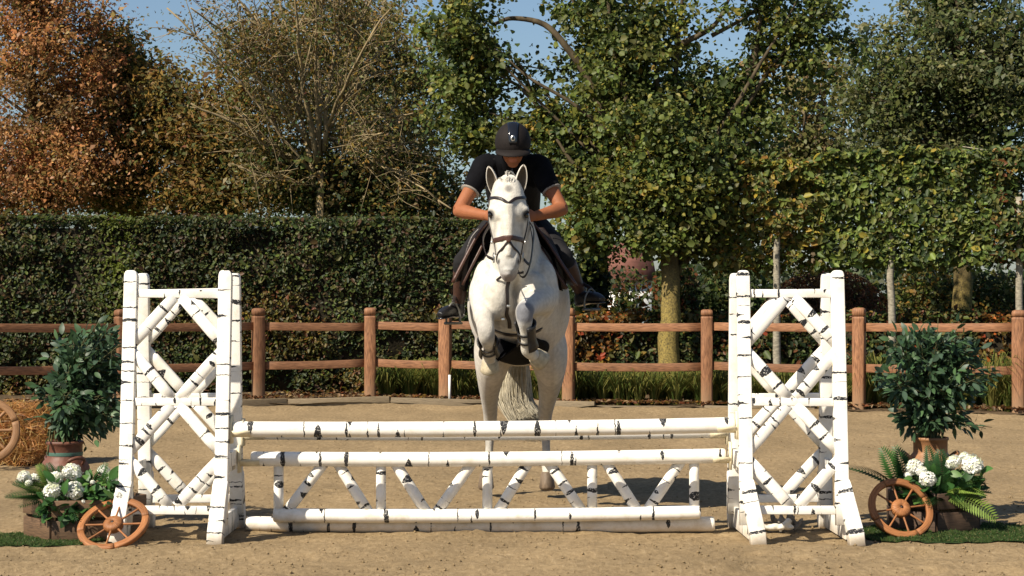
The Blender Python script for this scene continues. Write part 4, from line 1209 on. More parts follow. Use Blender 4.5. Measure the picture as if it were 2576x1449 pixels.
# ------------------------------------------------------------------ wagon wheels
def wheel(label, C, nrm, radius, roll, mat, rimw=.041, thick=.028, hub=.056, group='wooden wagon wheels', spoke=.0068):
    C = np.asarray(C, float)
    t = thing('wagon_wheel', label, 'wheel', C, group)
    n_, u, w = frame_for(nrm, (1, 0, 0))
    c, s = math.cos(roll), math.sin(roll); u, w = u * c + w * s, w * c - u * s
    ns = 4
    for k in range(ns):
        m_ = MB(); a0 = 2 * math.pi * k / ns + .014; a1 = 2 * math.pi * (k + 1) / ns - .014
        prof = [(-rimw / 2, -thick * .42), (-rimw * .38, -thick / 2), (rimw * .40, -thick / 2), (rimw / 2, -thick * .4), (rimw / 2, thick / 2), (-rimw / 2, thick / 2)]
        aa = np.linspace(a0, a1, 13); v = []; f = []; uv = []
        for a in aa:
            e = u * math.cos(a) + w * math.sin(a)
            for pr in prof: v.append(C + e * (radius - rimw / 2 + pr[0]) + n_ * (-pr[1]))
        q = len(prof)
        for i in range(12):
            for j in range(q):
                jj = (j + 1) % q
                f.append((i * q + j, (i + 1) * q + j, (i + 1) * q + jj, i * q + jj)); uv.append([(aa[i] * radius, j / q), (aa[i + 1] * radius, j / q), (aa[i + 1] * radius, (j + 1) / q), (aa[i] * radius, (j + 1) / q)])
        f.append(tuple(range(q))); uv.append([(0, j / q) for j in range(q)]); f.append(tuple(12 * q + j for j in range(q - 1, -1, -1))); uv.append([(1, j / q) for j in range(q)])
        m_.add(v, f, uv); build(m_, 'felloe', M[mat], t)
    for k in range(8):
        a = 2 * math.pi * (k + .5) / 8 + .1; e = u * math.cos(a) + w * math.sin(a); m_ = MB()
        L0, L1 = hub * .8, radius - rimw * .8
        pts = [C + e * (L0 + (L1 - L0) * q_) for q_ in (0, .2, .5, .8, 1)]
        tube(m_, pts, np.array([1.1, 1.0, .85, 1.0, 1.1]) * spoke, n=8); build(m_, 'spoke', M[mat], t, smooth=True)
    m_ = MB(); zz = [-.03, -.03, -.02, .0, .012, .020, .024, .026, .020, .020]; rr = [.001, .7, 1.02, 1.08, 1.05, .92, .60, .24, .20, .001]
    pts = [C + n_ * (z_ * hub / .055) for z_ in zz]
    v = []; f = []; uv = []
    for z_, r_ in zip(zz, rr):
        for j in range(18):
            a = 2 * math.pi * j / 18; v.append(C + n_ * z_ * hub / .05 + (u * math.cos(a) + w * math.sin(a)) * r_ * hub)
    for i in range(len(zz) - 1):
        for j in range(18):
            jj = (j + 1) % 18; f.append((i * 18 + j, i * 18 + jj, (i + 1) * 18 + jj, (i + 1) * 18 + j)); uv.append([(i * .02, j / 18), (i * .02, (j + 1) / 18), (i * .02 + .02, (j + 1) / 18), (i * .02 + .02, j / 18)])
    m_.add(v, f, uv); h_ = build(m_, 'hub', M[mat], t, smooth=True)
    m_ = MB(); tube(m_, [C + n_ * hub * .30, C + n_ * hub * .44], .009, n=8); ax_ = build(m_, "axle_cap", M["leather_dark"], h_, smooth=True)
    return t
def lean(ncam_deg, yaw_deg):
    """unit normal facing the camera, leaning back by ncam_deg, turned by yaw_deg"""
    a, b_ = R(ncam_deg), R(yaw_deg)
    v = np.array([0, -math.cos(a), math.sin(a)])
    return np.array([v[0] * math.cos(b_) - v[1] * math.sin(b_), v[0] * math.sin(b_) + v[1] * math.cos(b_), v[2]])
wheel('orange brown wagon wheel leaning far back on the left flower planter', P(285, 1319, 11.47), lean(52, -12), .214, .2, 'wheelwood')
wheel('orange brown wagon wheel leaning on the right flower planter under the fern', P(2266, 1279, 11.93), lean(33, 10), .203, .5, 'wheelwood')
wheel('large weathered wagon wheel leaning on the straw bale, cut by the left edge', P(-36, 1084, 16.55), lean(14, 8), .285, .35, 'wheelold', rimw=.06, thick=.05, hub=.06, spoke=.014)

# ------------------------------------------------------------------ straw bale
bt = thing('straw_bale', 'golden straw bale at the left edge behind a weathered wheel', 'bale', (-4.55, 17.25, 0))
M['straw'] = simple('straw', (.22, .105, .032), .8, .25, noise=.5, nscale=22, bump=1.0, bscale=45, stretch=(.5, 1, 1.6))
m_ = MB(); box(m_, (-4.62, 17.28, .245), (.56, .26, .235)); o = build(m_, 'packed_straw', M['straw'], bt, bevel=.05)
n = 5200
face = rng.integers(0, 3, n); a = rng.random((n, 3)) * 2 - 1
cen = np.array([-4.62, 17.28, .245]) + a * (.57, .27, .245)
cen[face == 0, 1] = 17.02 - np.abs(rng.normal(0, .018, (face == 0).sum())); cen[face == 1, 2] = .485 + np.abs(rng.normal(0, .02, (face == 1).sum())); cen[face == 2, 0] = -4.06 + np.abs(rng.normal(0, .018, (face == 2).sum()))
cen[:, 2] = np.maximum(cen[:, 2], .012)
nr = np.zeros((n, 3)); nr[face == 0] = (0, -1, 0); nr[face == 1] = (0, -.2, 1); nr[face == 2] = (1, -.3, 0); nr += rng.normal(0, .35, (n, 3))
leaf_object('straw_stalks', cen, .13 * (.5 + rng.random(n)), nr, palette(n, [(.24, .12, .035), (.30, .17, .06), (.15, .065, .02), (.36, .25, .11)], [4, 2.4, 2, .8], .2), bt, aspect=.055, fold=.01, kind='stuff')

# ------------------------------------------------------------------ turf mats
def turf(label, x0, x1, yc, hy, seed):
    nx_, ny_ = 60, 18; V = []; 
    for j in range(ny_ + 1):
        for i in range(nx_ + 1):
            sx = i / nx_; ty = j / ny_ * 2 - 1
            ex = x0 + (x1 - x0) * sx
            wy = hy * (1 - abs(2 * sx - 1) ** 5) ** .5 * (1 + .06 * math.sin(sx * 17 + seed)) + .004
            Y = yc + ty * wy
            V.append((ex, Y, sand_z(ex, Y) + .008))
    q = [(j * (nx_ + 1) + i, j * (nx_ + 1) + i + 1, (j + 1) * (nx_ + 1) + i + 1, (j + 1) * (nx_ + 1) + i) for j in range(ny_) for i in range(nx_)]
    m_ = MB(); m_.add(V, q)
    t = thing('turf_mat', label, 'turf mat', ((x0 + x1) / 2, yc, 0), 'artificial turf mats')
    o = build(m_, 'backing', M['turf'], t)
    n = 9000; X = x0 + rng.random(n) * (x1 - x0); sx = (X - x0) / (x1 - x0)
    Y = yc + (rng.random(n) * 2 - 1) * hy * (1 - np.abs(2 * sx - 1) ** 5) ** .5 * .99
    Z = np.array([sand_z(a, b_) for a, b_ in zip(X, Y)]) + .016
    nr = rng.normal(0, .35, (n, 3)); nr[:, 2] *= .3; nr[:, 1] -= 1
    leaf_object('pile', np.stack([X, Y, Z], 1), .026 * (.6 + .8 * rng.random(n)), nr, palette(n, [(.03, .055, .014), (.045, .075, .02), (.10, .10, .04)], [3, 3, 1], .2), t, aspect=.2, fold=.02, kind='stuff')
M['turf'] = simple('turf_backing', (.022, .04, .012), .95, .1, noise=.4, nscale=30)
turf('green artificial turf mat under the left flower planter', -3.6, -2.44, 11.60, .36, 1.0)
turf('green artificial turf mat under the right flower planter', 2.10, 3.55, 12.02, .40, 2.2)

# ------------------------------------------------------------------ flower planters
def planter(label, cx_, cy_, r, a0, mat, h1=.118, gap=.02, h2=.10):
    t = thing('flower_planter', label, 'planter', (cx_, cy_, 0), 'wooden flower planters')
    z0 = .012
    for (za, zb, rr) in ((z0, z0 + h1, r), (z0 + h1 + gap, z0 + h1 + gap + h2, r * 1.01)):
        for k in range(6):
            a = a0 + k * math.pi / 3; b_ = a + math.pi / 3
            p = np.array([cx_ + rr * math.cos(a), cy_ + rr * math.sin(a), (za + zb) / 2]); q = np.array([cx_ + rr * math.cos(b_), cy_ + rr * math.sin(b_), (za + zb) / 2])
            d = (q - p) / np.linalg.norm(q - p)
            m_ = MB(); beam(m_, p + d * .004, q - d * .004, zb - za, .022); build(m_, 'board', M[mat], t, bevel=.003)
    for k in range(6):
        a = a0 + k * math.pi / 3; m_ = MB(); p = (cx_ + (r - .028) * math.cos(a), cy_ + (r - .028) * math.sin(a)); box(m_, (*p, z0 + (h1 + gap + h2) / 2), (.017, .017, (h1 + gap + h2) / 2 - .004), rot_z(a)); build(m_, 'corner_block', M[mat], t)
    m_ = MB(); v = [(cx_ + (r - .03) * math.cos(a0 + k * math.pi / 3), cy_ + (r - .03) * math.sin(a0 + k * math.pi / 3), z0 + h1 + gap + h2 * .5) for k in range(6)]
    v += [(x, y, z0) for x, y, z in v]; m_.add(v, [tuple(range(6)), tuple(range(11, 5, -1))] + [(i, i + 6, (i + 1) % 6 + 6, (i + 1) % 6) for i in range(6)])
    o = build(m_, 'soil', M['soil'], t)
    return t
PL1 = np.array([-2.615, 11.93]); PL2 = np.array([2.665, 12.34])
planter('brown wooden flower planter beside the left jump stand, pale weathered boards', PL1[0], PL1[1], .36, R(249), 'crate')
planter('dark brown wooden flower planter at the right, behind a wheel and under a fern', PL2[0], PL2[1], .31, R(262), 'crate_dark')

# ------------------------------------------------------------------ milk churns
def churn(label, cx_, cy_, mat, band, handle):
    t = thing('milk_churn', label, 'churn', (cx_, cy_, 0), 'rusty milk churns')
    zr = [(0, .001), (.0, .150), (.012, .158), (.03, .155), (.05, .158), (.36, .158), (.38, .155), (.415, .135), (.44, .113), (.452, .111), (.52, .112), (.525, .119), (.541, .119), (.544, .113), (.535, .104), (.46, .100), (.40, .098), (.40, .001)]
    m_ = MB(); v = []; f = []; n_ = 28
    for z, r in zr:
        for j in range(n_):
            a = 2 * math.pi * j / n_; v.append((cx_ + r * math.cos(a), cy_ + r * math.sin(a), z))
    for i in range(len(zr) - 1):
        for j in range(n_):
            k = (j + 1) % n_; f.append((i * n_ + j, i * n_ + k, (i + 1) * n_ + k, (i + 1) * n_ + j))
    m_.add(v, f); build(m_, 'body', M[mat], t, smooth=True)
    if band:
        m_ = MB(); v = []; f = []
        for z, r in ((.452, .1135), (.466, .1145), (.474, .1135)):
            for j in range(n_):
                a = 2 * math.pi * j / n_; v.append((cx_ + r * math.cos(a), cy_ + r * math.sin(a), z))
        for i in range(2):
            for j in range(n_):
                k = (j + 1) % n_; f.append((i * n_ + j, i * n_ + k, (i + 1) * n_ + k, (i + 1) * n_ + j))
        m_.add(v, f); build(m_, 'band', M['green_band'], t, smooth=True)
    for a in handle:
        e = np.array([math.cos(a), math.sin(a), 0]); s_ = np.array([-e[1], e[0], 0]); c = np.array([cx_, cy_, 0])
        pts = spline([c + e * .125 + s_ * -.055 + (0, 0, .395), c + e * .165 + s_ * -.05 + (0, 0, .43), c + e * .18 + (0, 0, .445), c + e * .165 + s_ * .05 + (0, 0, .43), c + e * .125 + s_ * .055 + (0, 0, .395)], 5)
        m_ = MB(); tube(m_, pts, .012, n=8, rad2=.009); build(m_, 'handle', M[mat], t, smooth=True)
CH1 = np.array([-2.865, 12.48]); CH2 = np.array([2.756, 12.83])
churn('red brown milk churn with thin green band holding the left leafy plant', CH1[0], CH1[1], 'churn', True, (R(-50), R(130)))
churn('orange brown milk churn holding the leafy plant at the right', CH2[0], CH2[1], 'churn_b', False, (R(0), R(180)))

# ------------------------------------------------------------------ leafy plants in the churns: every large leaf a part
def leaf_mesh(name, L, W, col, mat, bend=.25, fold=.12, n=5, wavy=0.0):
    """one blade: base at origin, along +X, facing +Z"""
    V = []; C = []; Fc = []
    for i in range(n + 1):
        s = i / n; w = W / 2 * math.sin(math.pi * min(1, s * .93 + .035)) ** .8 * (1.12 - .35 * s)
        z = -bend * L * s * s
        f_ = fold * w
        V += [(L * s, -w, z + f_ + wavy * W * math.sin(s * 9)), (L * s, 0, z), (L * s, w, z + f_ - wavy * W * math.sin(s * 9))]
        C += [col, tuple(min(1, c * 1.25) for c in col), col]
    for i in range(n):
        for j in range(2):
            a = i * 3 + j; Fc.append((a, a + 3, a + 4, a + 1))
    return fast_mesh(name, np.array(V), np.array(Fc).ravel(), np.full(len(Fc), 4), col=np.array(C), mat=mat, smooth=True)

def orient(pos, direction, up, roll=0.0):
    d = Vector(direction).normalized(); u = Vector(up); u = (u - d * u.dot(d))
    if u.length < 1e-4: u = Vector((0, 0, 1)) - d * d.z
    u.normalize(); s = u.cross(d)
    m = Matrix((d, s, u)).transposed().to_4x4()
    return Matrix.Translation(Vector(pos)) @ m @ Matrix.Rotation(roll, 4, 'X')

GREENS = [(.030, .062, .028), (.040, .082, .034), (.020, .044, .020), (.062, .118, .048), (.050, .085, .055)]
def leafy_plant(label, mouth, sprays, group, L=.072, nmax=300, dens=1.0, cam_side=None):
    """stems rise from the churn mouth; sprays: (target xyz, n leaves, spread)"""
    t = thing('leafy_plant', label, 'plant', mouth, group)
    meshes = [leaf_mesh('leaf', L, L * .50, c, M['leaf_gloss'], bend=.22) for c in GREENS]
    st = MB(); spots = []
    for (tx, nl, sp) in sprays:
        tx = np.asarray(tx, float)
        m0 = np.asarray(mouth, float) + rng.normal(0, .035, 3) * (1, 1, 0) + (0, 0, -.08)
        mid = m0 * .45 + tx * .55 + np.array([0, 0, .10]) - (tx - m0) * (.22, .22, 0)
        pts = spline([m0, m0 * .7 + mid * .3 + (0, 0, .05), mid, tx], 5)
        tube(st, pts, np.linspace(.006, .002, len(pts)), n=5)
        for k in range(nl):
            s = .45 + .58 * rng.random() ** .75; i = min(len(pts) - 2, int(s * (len(pts) - 1))); p = pts[i] + (pts[i + 1] - pts[i]) * rng.random()
            off = rng.normal(0, 1, 3); off /= np.linalg.norm(off); off = off * sp * (.3 + .7 * rng.random()) * min(1.0, (s - .3) * 1.5)
            p2 = p + off
            if k % 3 == 0: tube(st, [p, p * .4 + p2 * .6 + (0, 0, .01), p2], [.002, .0015, .001], n=3)
            tdir = (pts[i + 1] - pts[i]); tdir /= np.linalg.norm(tdir)
            d = off / (np.linalg.norm(off) + 1e-6) * .8 + tdir * .7 + rng.normal(0, .35, 3) + np.array([0, 0, -.28])
            spots.append((p2, d, rng.normal(0, .45, 3) + (-.2, -.45, .75), rng.normal(0, .5), .7 + .6 * rng.random()))
    build(st, 'stem', M['stem'], t, smooth=True)
    spots.sort(key=lambda q: q[0][1] - .2 * q[4])
    rest = spots[nmax:]
    for (p, d, u, ro, s) in spots[:nmax]:
        inst(meshes[rng.integers(0, 5)], 'leaf', t, orient(p, d, u, ro) @ Matrix.Scale(s, 4))
    if rest:
        VV = []; FF = []; CC = []; k = 0
        base = [(get_co(m), np.array([list(p.vertices) for p in m.polygons])) for m in meshes]
        for (p, d, u, ro, s) in rest:
            j = rng.integers(0, 5); M4 = np.array(orient(p, d, u, ro) @ Matrix.Scale(s, 4)); co, fa = base[j]
            VV.append(co @ M4[:3, :3].T + M4[:3, 3]); FF.append(fa + k); CC.append(np.tile(GREENS[j], (len(co), 1))); k += len(co)
        FF = np.concatenate(FF)
        me = fast_mesh('foliage', np.concatenate(VV) - np.array(t.location), FF.ravel(), np.full(len(FF), 4), col=np.concatenate(CC), mat=M['leaf_gloss'], smooth=True)
        o = bpy.data.objects.new('foliage', me); COL.objects.link(o); o.parent = t; o['kind'] = 'stuff'
    return t
M['stem'] = simple('stem', (.075, .075, .03), .7, .3, noise=.3, nscale=30)

sp1 = []
Yp = 12.48
for k in range(46):
    y = 825 + 235 * rng.random() ** .9
    half = np.interp(y, [805, 850, 930, 1000, 1060], [35, 62, 85, 88, 70]); cxp = np.interp(y, [805, 880, 1000, 1060], [240, 232, 228, 222])
    sp1.append((P(cxp + half * (rng.random() * 2 - 1), y, Yp + rng.normal(0, .12)), 54, .11))
for (x, y, n_) in ((250, 808, 16), (222, 830, 14), (275, 830, 14), (100, 972, 16), (90, 985, 12), (130, 900, 10), (108, 1000, 10), (85, 1062, 9), (120, 1088, 8), (170, 1080, 24), (180, 1060, 20), (205, 1050, 20), (236, 1118, 9), (250, 1100, 7), (300, 1040, 18), (310, 990, 18), (318, 900, 16)):
    sp1.append((P(x, y, Yp - .05 + rng.normal(0, .06)), n_, .055))
leafy_plant('dark green leafy plant in the red brown churn, beside the left jump stand', (CH1[0], CH1[1], .54), sp1, 'leafy plants in milk churns', L=.064)
sp2 = []
Yp = 12.83
for k in range(50):
    y = 815 + 250 * rng.random() ** .85
    half = np.interp(y, [800, 850, 920, 980, 1060], [70, 105, 135, 118, 70]); cxp = np.interp(y, [800, 950, 1060], [2335, 2345, 2345])
    sp2.append((P(cxp + half * (rng.random() * 2 - 1), y, Yp + rng.normal(0, .14)), 58, .11))
for (x, y, n_) in ((2360, 800, 10), (2262, 815, 12), (2410, 820, 12), (2245, 860, 14), (2205, 938, 16), (2195, 945, 9), (2225, 980, 9), (2492, 925, 14), (2500, 935, 9), (2470, 880, 14), (2480, 1078, 8), (2496, 1075, 6), (2440, 1070, 12), (2256, 1040, 10), (2280, 1060, 12), (2405, 1060, 14), (2330, 1070, 16)):
    sp2.append((P(x, y, Yp - .05 + rng.normal(0, .06)), n_, .055))
leafy_plant('dark green bushy leafy plant in the orange brown churn at the right', (CH2[0], CH2[1], .54), sp2, 'leafy plants in milk churns', L=.062)

# ------------------------------------------------------------------ hydrangeas and ferns
def floret_ball(r, seed):
    rg = np.random.default_rng(seed); V = []; Fc = []; C = []; k = 0
    n_ = 85
    for i in range(n_):
        z = 1 - 2 * (i + .5) / n_; ph = i * 2.39996; s = math.sqrt(1 - z * z); d = np.array([s * math.cos(ph), s * math.sin(ph), z])
        d = d + rg.normal(0, .07, 3); d /= np.linalg.norm(d)
        if d[2] < -.75: continue
        c = d * r * (.86 + .16 * rg.random()); _, u, w = frame_for(d + rg.normal(0, .25, 3), rg.normal(0, 1, 3)); d2 = np.cross(u, w)
        if d2 @ d < 0: d2 = -d2
        ps = r * .40 * (.8 + .4 * rg.random()); tint = np.array([.86, .86, .80]) * (.88 + .14 * rg.random())
        if rg.random() < .16: tint = np.array([.72, .76, .52])
        for q in range(4):
            a = q * math.pi / 2 + rg.random() * .2; e = u * math.cos(a) + w * math.sin(a); f_ = w * math.cos(a) - u * math.sin(a)
            V += [c, c + e * ps * .55 + f_ * ps * .36 + d2 * ps * .18, c + e * ps + d2 * ps * .05, c + e * ps * .55 - f_ * ps * .36 + d2 * ps * .18]
            C += [tint * .93, tint, tint, tint]; Fc.append((k, k + 1, k + 2, k + 3)); k += 4
    return fast_mesh('bloom', np.array(V), np.array(Fc).ravel(), np.full(len(Fc), 4), col=np.clip(np.array(C), 0, 1), mat=M['petal'])
M['bud'] = simple('bud_green', (.22, .27, .10), .7, .3)
blooms = [floret_ball(1.0, s_) for s_ in (1, 2, 3)]
HG = [(.022, .062, .016), (.035, .095, .022), (.05, .125, .03), (.016, .045, .014), (.075, .15, .035)]
def hydrangea(label, base, heads, leaves, nl, group):
    t = thing('hydrangea', label, 'flowers', base, group)
    st = MB(); meshes = [leaf_mesh('leaf', .085, .052, c, M['leaf_gloss'], bend=.3, wavy=.03) for c in HG]
    for (p, r) in heads:
        pts = spline([np.asarray(base) + rng.normal(0, .05, 3) * (1, 1, 0), (np.asarray(base) + p) / 2 + (0, 0, .04), p - (0, 0, r * .5)], 5); tube(st, pts, .004, n=5)
        inst(blooms[rng.integers(0, 3)], 'bloom', t, Matrix.Translation(Vector(p)) @ Matrix.Rotation(rng.random() * 6, 4, 'Z') @ Matrix.Rotation(.5, 4, 'X') @ Matrix.Diagonal((r, r, r * .88, 1)))
    build(st, 'stem', M['stem'], t, smooth=True)
    for k in range(nl):
        (x0, x1, y0, y1, Y0, Y1) = leaves[rng.integers(0, len(leaves))]
        p = P(x0 + (x1 - x0) * rng.random(), y0 + (y1 - y0) * rng.random(), Y0 + (Y1 - Y0) * rng.random())
        d = p - (np.asarray(base) + (0, 0, -.05)); d = d / np.linalg.norm(d) + rng.normal(0, .5, 3)
        inst(meshes[rng.integers(0, 5)], 'leaf', t, orient(p - d * .03, d, rng.normal(0, .4, 3) + (-.2, -.6, .8), rng.normal(0, .4)) @ Matrix.Scale(.6 + .6 * rng.random(), 4))
    return t
def px_heads(l): return [(P(x, y, Y), r / F * Y) for (x, y, r, Y) in l]
hydrangea('white hydrangea blooms with green leaves in the left planter, by the jump stand', (PL1[0], PL1[1], .2),
  px_heads([(131, 1236, 22, 11.66), (139, 1204, 18, 11.75), (181, 1189, 23, 11.78), (187, 1234, 23, 11.64), (262, 1187, 17, 11.85), (294, 1209, 22, 11.72), (300, 1246, 12, 11.62), (62, 1200, 16, 11.82), (86, 1207, 15, 11.95), (233, 1213, 6, 11.7), (210, 1262, 6, 11.62), (72, 1216, 9, 11.75)]),
  [(70, 310, 1200, 1275, 11.62, 12.1), (120, 300, 1215, 1290, 11.58, 11.8), (215, 315, 1190, 1270, 11.62, 12.0), (100, 200, 1250, 1300, 11.56, 11.66)], 280, 'white hydrangeas')
hydrangea('white hydrangea blooms among fern fronds in the right planter', (PL2[0], PL2[1], .2),
  px_heads([(2300, 1175, 21, 12.12), (2334, 1205, 20, 12.02), (2317, 1185, 14, 12.08), (2399, 1163, 18, 12.1), (2445, 1168, 24, 12.05), (2284, 1196, 9, 12.1), (2463, 1180, 13, 12.12), (2425, 1150, 13, 12.2)]),
  [(2280, 2470, 1180, 1265, 12.02, 12.5), (2380, 2480, 1175, 1255, 12.02, 12.4), (2260, 2350, 1200, 1260, 12.02, 12.2)], 200, 'white hydrangeas')

def frond_mesh(L, W, col, bend, pairs=20):
    V = []; Fc = []; C = []; k = 0
    def at(s): return np.array([L * math.sin(min(1.45, bend * s)) / max(bend, .3) * 1.0, 0, -(L / max(bend, .3)) * (1 - math.cos(bend * s))])
    for i in range(pairs):
        s = .06 + .92 * i / pairs; p = at(s); p1 = at(s + .8 / pairs); w = W / 2 * math.sin(math.pi * (s * .86 + .13)) ** .7
        for sg in (-1, 1):
            tip = p1 + np.array([.25 * w, sg * w, -.18 * w])
            V += [p, p + (p1 - p) * .95 + np.array([.1 * w, sg * w * .5, .03 * w]), tip, p + np.array([-.06 * w, sg * w * .45, -.02 * w])]
            c = np.array(col) * (.8 + .35 * rng.random()); C += [c * .8, c, c * 1.15, c]; Fc.append((k, k + 1, k + 2, k + 3)); k += 4
    for i in range(10):
        a = at(i / 10); b_ = at((i + 1) / 10); V += [a + (0, -.0025, 0), a + (0, .0025, 0), b_ + (0, .002, 0), b_ + (0, -.002, 0)]; C += [np.array(col) * .6] * 4; Fc.append((k, k + 1, k + 2, k + 3)); k += 4
    return fast_mesh('frond', np.array(V), np.array(Fc).ravel(), np.full(len(Fc), 4), col=np.clip(np.array(C), 0, 1), mat=M['leaf_gloss'])
FD = frond_mesh(.36, .13, (.020, .062, .016), .9); FM = frond_mesh(.36, .13, (.034, .10, .02), 1.1); FL = frond_mesh(.36, .135, (.15, .22, .04), 1.15)
def fern(label, base, fr, group):
    t = thing('fern', label, 'fern', base, group)
    for (p, tip, me, s, up) in fr:
        p = np.asarray(p); d = np.asarray(tip) - p
        L_ = np.linalg.norm(d) / .30
        inst(me, 'frond', t, orient(p, d + np.array([0, 0, .35 * np.linalg.norm(d)]), up, 0) @ Matrix.Diagonal((L_, s, L_, 1)))
    return t
b0 = np.array([PL2[0] - .02, PL2[1] - .08, .22])
fr = [(b0 + (-.17, 0, -.02), P(2178, 1172, 12.1), FD, 1.0, (0, -.5, 1)), (b0 + (-.16, .02, -.02), P(2218, 1152, 12.2), FM, 1.1, (-.3, -.6, .6)), (b0 + (-.12, 0, -.02), P(2245, 1158, 12.15), FM, 1.1, (-.3, -.9, .3)), (b0 + (-.15, -.03, 0), P(2262, 1165, 12.1), FD, 1.0, (-.2, -.9, .3)),
      (b0 + (.05, -.16, .02), P(2482, 1298, 11.9), FL, 1.25, (-.1, -.7, .7)), (b0 + (.04, -.15, .02), P(2462, 1228, 11.98), FL, .9, (0, -.4, 1)), (b0 + (.02, -.12, 0), P(2366, 1148, 12.08), FD, 1.2, (-.2, -.9, .2)), (b0 + (.06, -.12, 0), P(2385, 1160, 12.06), FD, 1.1, (.2, -.9, .2)),
      (b0 + (0, -.14, 0), P(2332, 1252, 11.95), FM, 1.0, (0, -.5, .8)), (b0 + (0, -.14, 0), P(2300, 1238, 11.98), FD, .9, (0, -.5, .8)), (b0 + (.1, -.1, 0), P(2482, 1225, 12.1), FM, .9, (0, -.4, 1)), (b0 + (.1, -.1, 0), P(2475, 1205, 12.15), FD, 1.0, (.1, -.6, .8)),
      (b0 + (.02, -.13, 0), P(2352, 1262, 11.93), FD, 1.0, (0, -.6, .7)), (b0 + (-.02, -.1, .02), P(2345, 1130, 12.15), FD, .8, (0, -1, .1)), (b0 + (.08, -.13, .02), P(2410, 1245, 11.95), FM, 1.1, (0, -.7, .6)), (b0 + (.08, -.13, .02), P(2430, 1195, 12.0), FM, 1.0, (0, -.7, .6))]
fern('fern with one large pale green frond drooping from the right planter', b0, fr, 'ferns in the planters')
b1 = np.array([PL1[0] - .14, PL1[1] - .10, .23])
fr = []
for (x, y, Y, me) in ((50, 1262, 11.6, FD), (60, 1228, 11.65, FD), (80, 1270, 11.58, FD), (98, 1195, 11.7, FL), (106, 1180, 11.75, FM), (115, 1175, 11.8, FD), (95, 1285, 11.55, FD), (70, 1245, 11.6, FM), (122, 1290, 11.52, FD), (150, 1168, 11.9, FD), (165, 1298, 11.52, FD), (105, 1225, 11.6, FL), (46, 1222, 11.75, FD), (200, 1285, 11.55, FM), (270, 1275, 11.6, FD), (240, 1195, 11.7, FM)):
    fr.append((b1 + np.array([max(0, (x - 110) / 600), 0, 0]), P(x, y, Y), me, .75, (rng.normal(0, .2), -.7, .7)))
fern('dark green fern with narrow hanging fronds at the left side of the left planter', b1, fr, 'ferns in the planters')
# ------------------------------------------------------------------ horse
from mathutils.bvhtree import BVHTree
HB = np.array([.04, 14.0, 0.0])
horse = thing('horse', 'white grey horse jumping towards the camera over the birch painted poles', 'horse', HB)

def loft(mb, secs, n=22, power=2.0, k=4, ref=(1, 0, 0)):
    """secs: (x,y,z, half width, half depth); smooth interpolation between them"""
    s = spline(np.array(secs, float), k)
    tube(mb, s[:, :3], np.maximum(s[:, 3], .004), n=n, ref=ref, rad2=np.maximum(s[:, 4], .004), power=power, uv=False)

mb = MB()
# trunk
loft(mb, [(.02, 12.90, 1.52, .13, .15), (.022, 12.99, 1.515, .215, .25), (.028, 13.12, 1.505, .265, .315), (.035, 13.35, 1.505, .292, .385), (.045, 13.65, 1.46, .350, .41),
          (.05, 13.95, 1.385, .368, .405), (.055, 14.2, 1.325, .345, .37), (.06, 14.45, 1.29, .31, .32), (.065, 14.68, 1.19, .26, .27), (.065, 14.84, 1.11, .12, .14)], n=30)
# neck
loft(mb, [(.03, 13.45, 1.62, .19, .34), (.025, 13.26, 1.67, .195, .35), (.012, 13.03, 1.82, .155, .32), (0, 12.85, 1.965, .122, .265), (-.015, 12.70, 2.09, .096, .18), (-.028, 12.60, 2.165, .088, .13)], n=24)
# head
HX = -.022
loft(mb, [(-.034, 12.605, 2.212, .062, .06), (-.032, 12.575, 2.165, .095, .115), (-.028, 12.55, 2.09, .114, .15), (-.025, 12.53, 2.00, .126, .172), (HX, 12.515, 1.915, .117, .165),
          (HX, 12.475, 1.845, .098, .132), (HX, 12.445, 1.775, .083, .112), (HX, 12.42, 1.705, .074, .100), (HX, 12.40, 1.645, .064, .086), (HX, 12.395, 1.595, .050, .066), (HX, 12.395, 1.562, .026, .035)], n=28, power=2.5)
for s in (-1, 1):
    ellipsoid(mb, (HX + s * .096, 12.455, 2.018), (.038, .055, .035))                 # brow
    ellipsoid(mb, (HX + s * .082, 12.60, 1.955), (.030, .105, .115))                  # jowl
    tube(mb, [(HX + s * .098, 12.435, 1.955), (HX + s * .088, 12.43, 1.90), (HX + s * .070, 12.41, 1.83)], [.016, .018, .010], n=8)   # facial crest
    ellipsoid(mb, (HX + s * .048, 12.352, 1.690), (.025, .028, .042))                 # nostril rim
tube(mb, [(-.025, 12.385, 2.06), (HX, 12.365, 1.93), (HX, 12.352, 1.83), (HX, 12.33, 1.72)], [.045, .042, .036, .026], n=12)           # nasal bone
ellipsoid(mb, (HX, 12.425, 1.605), (.045, .05, .042)); ellipsoid(mb, (HX, 12.345, 1.625), (.05, .04, .045))
# breast muscles and shoulders
ellipsoid(mb, (-.100, 12.930, 1.47), (.105, .11, .165)); ellipsoid(mb, (.140, 12.930, 1.48), (.105, .11, .155))
ellipsoid(mb, (-.175, 13.08, 1.52), (.095, .17, .20)); ellipsoid(mb, (.215, 13.08, 1.52), (.095, .17, .20))
ellipsoid(mb, (.02, 13.05, 1.36), (.10, .14, .12))
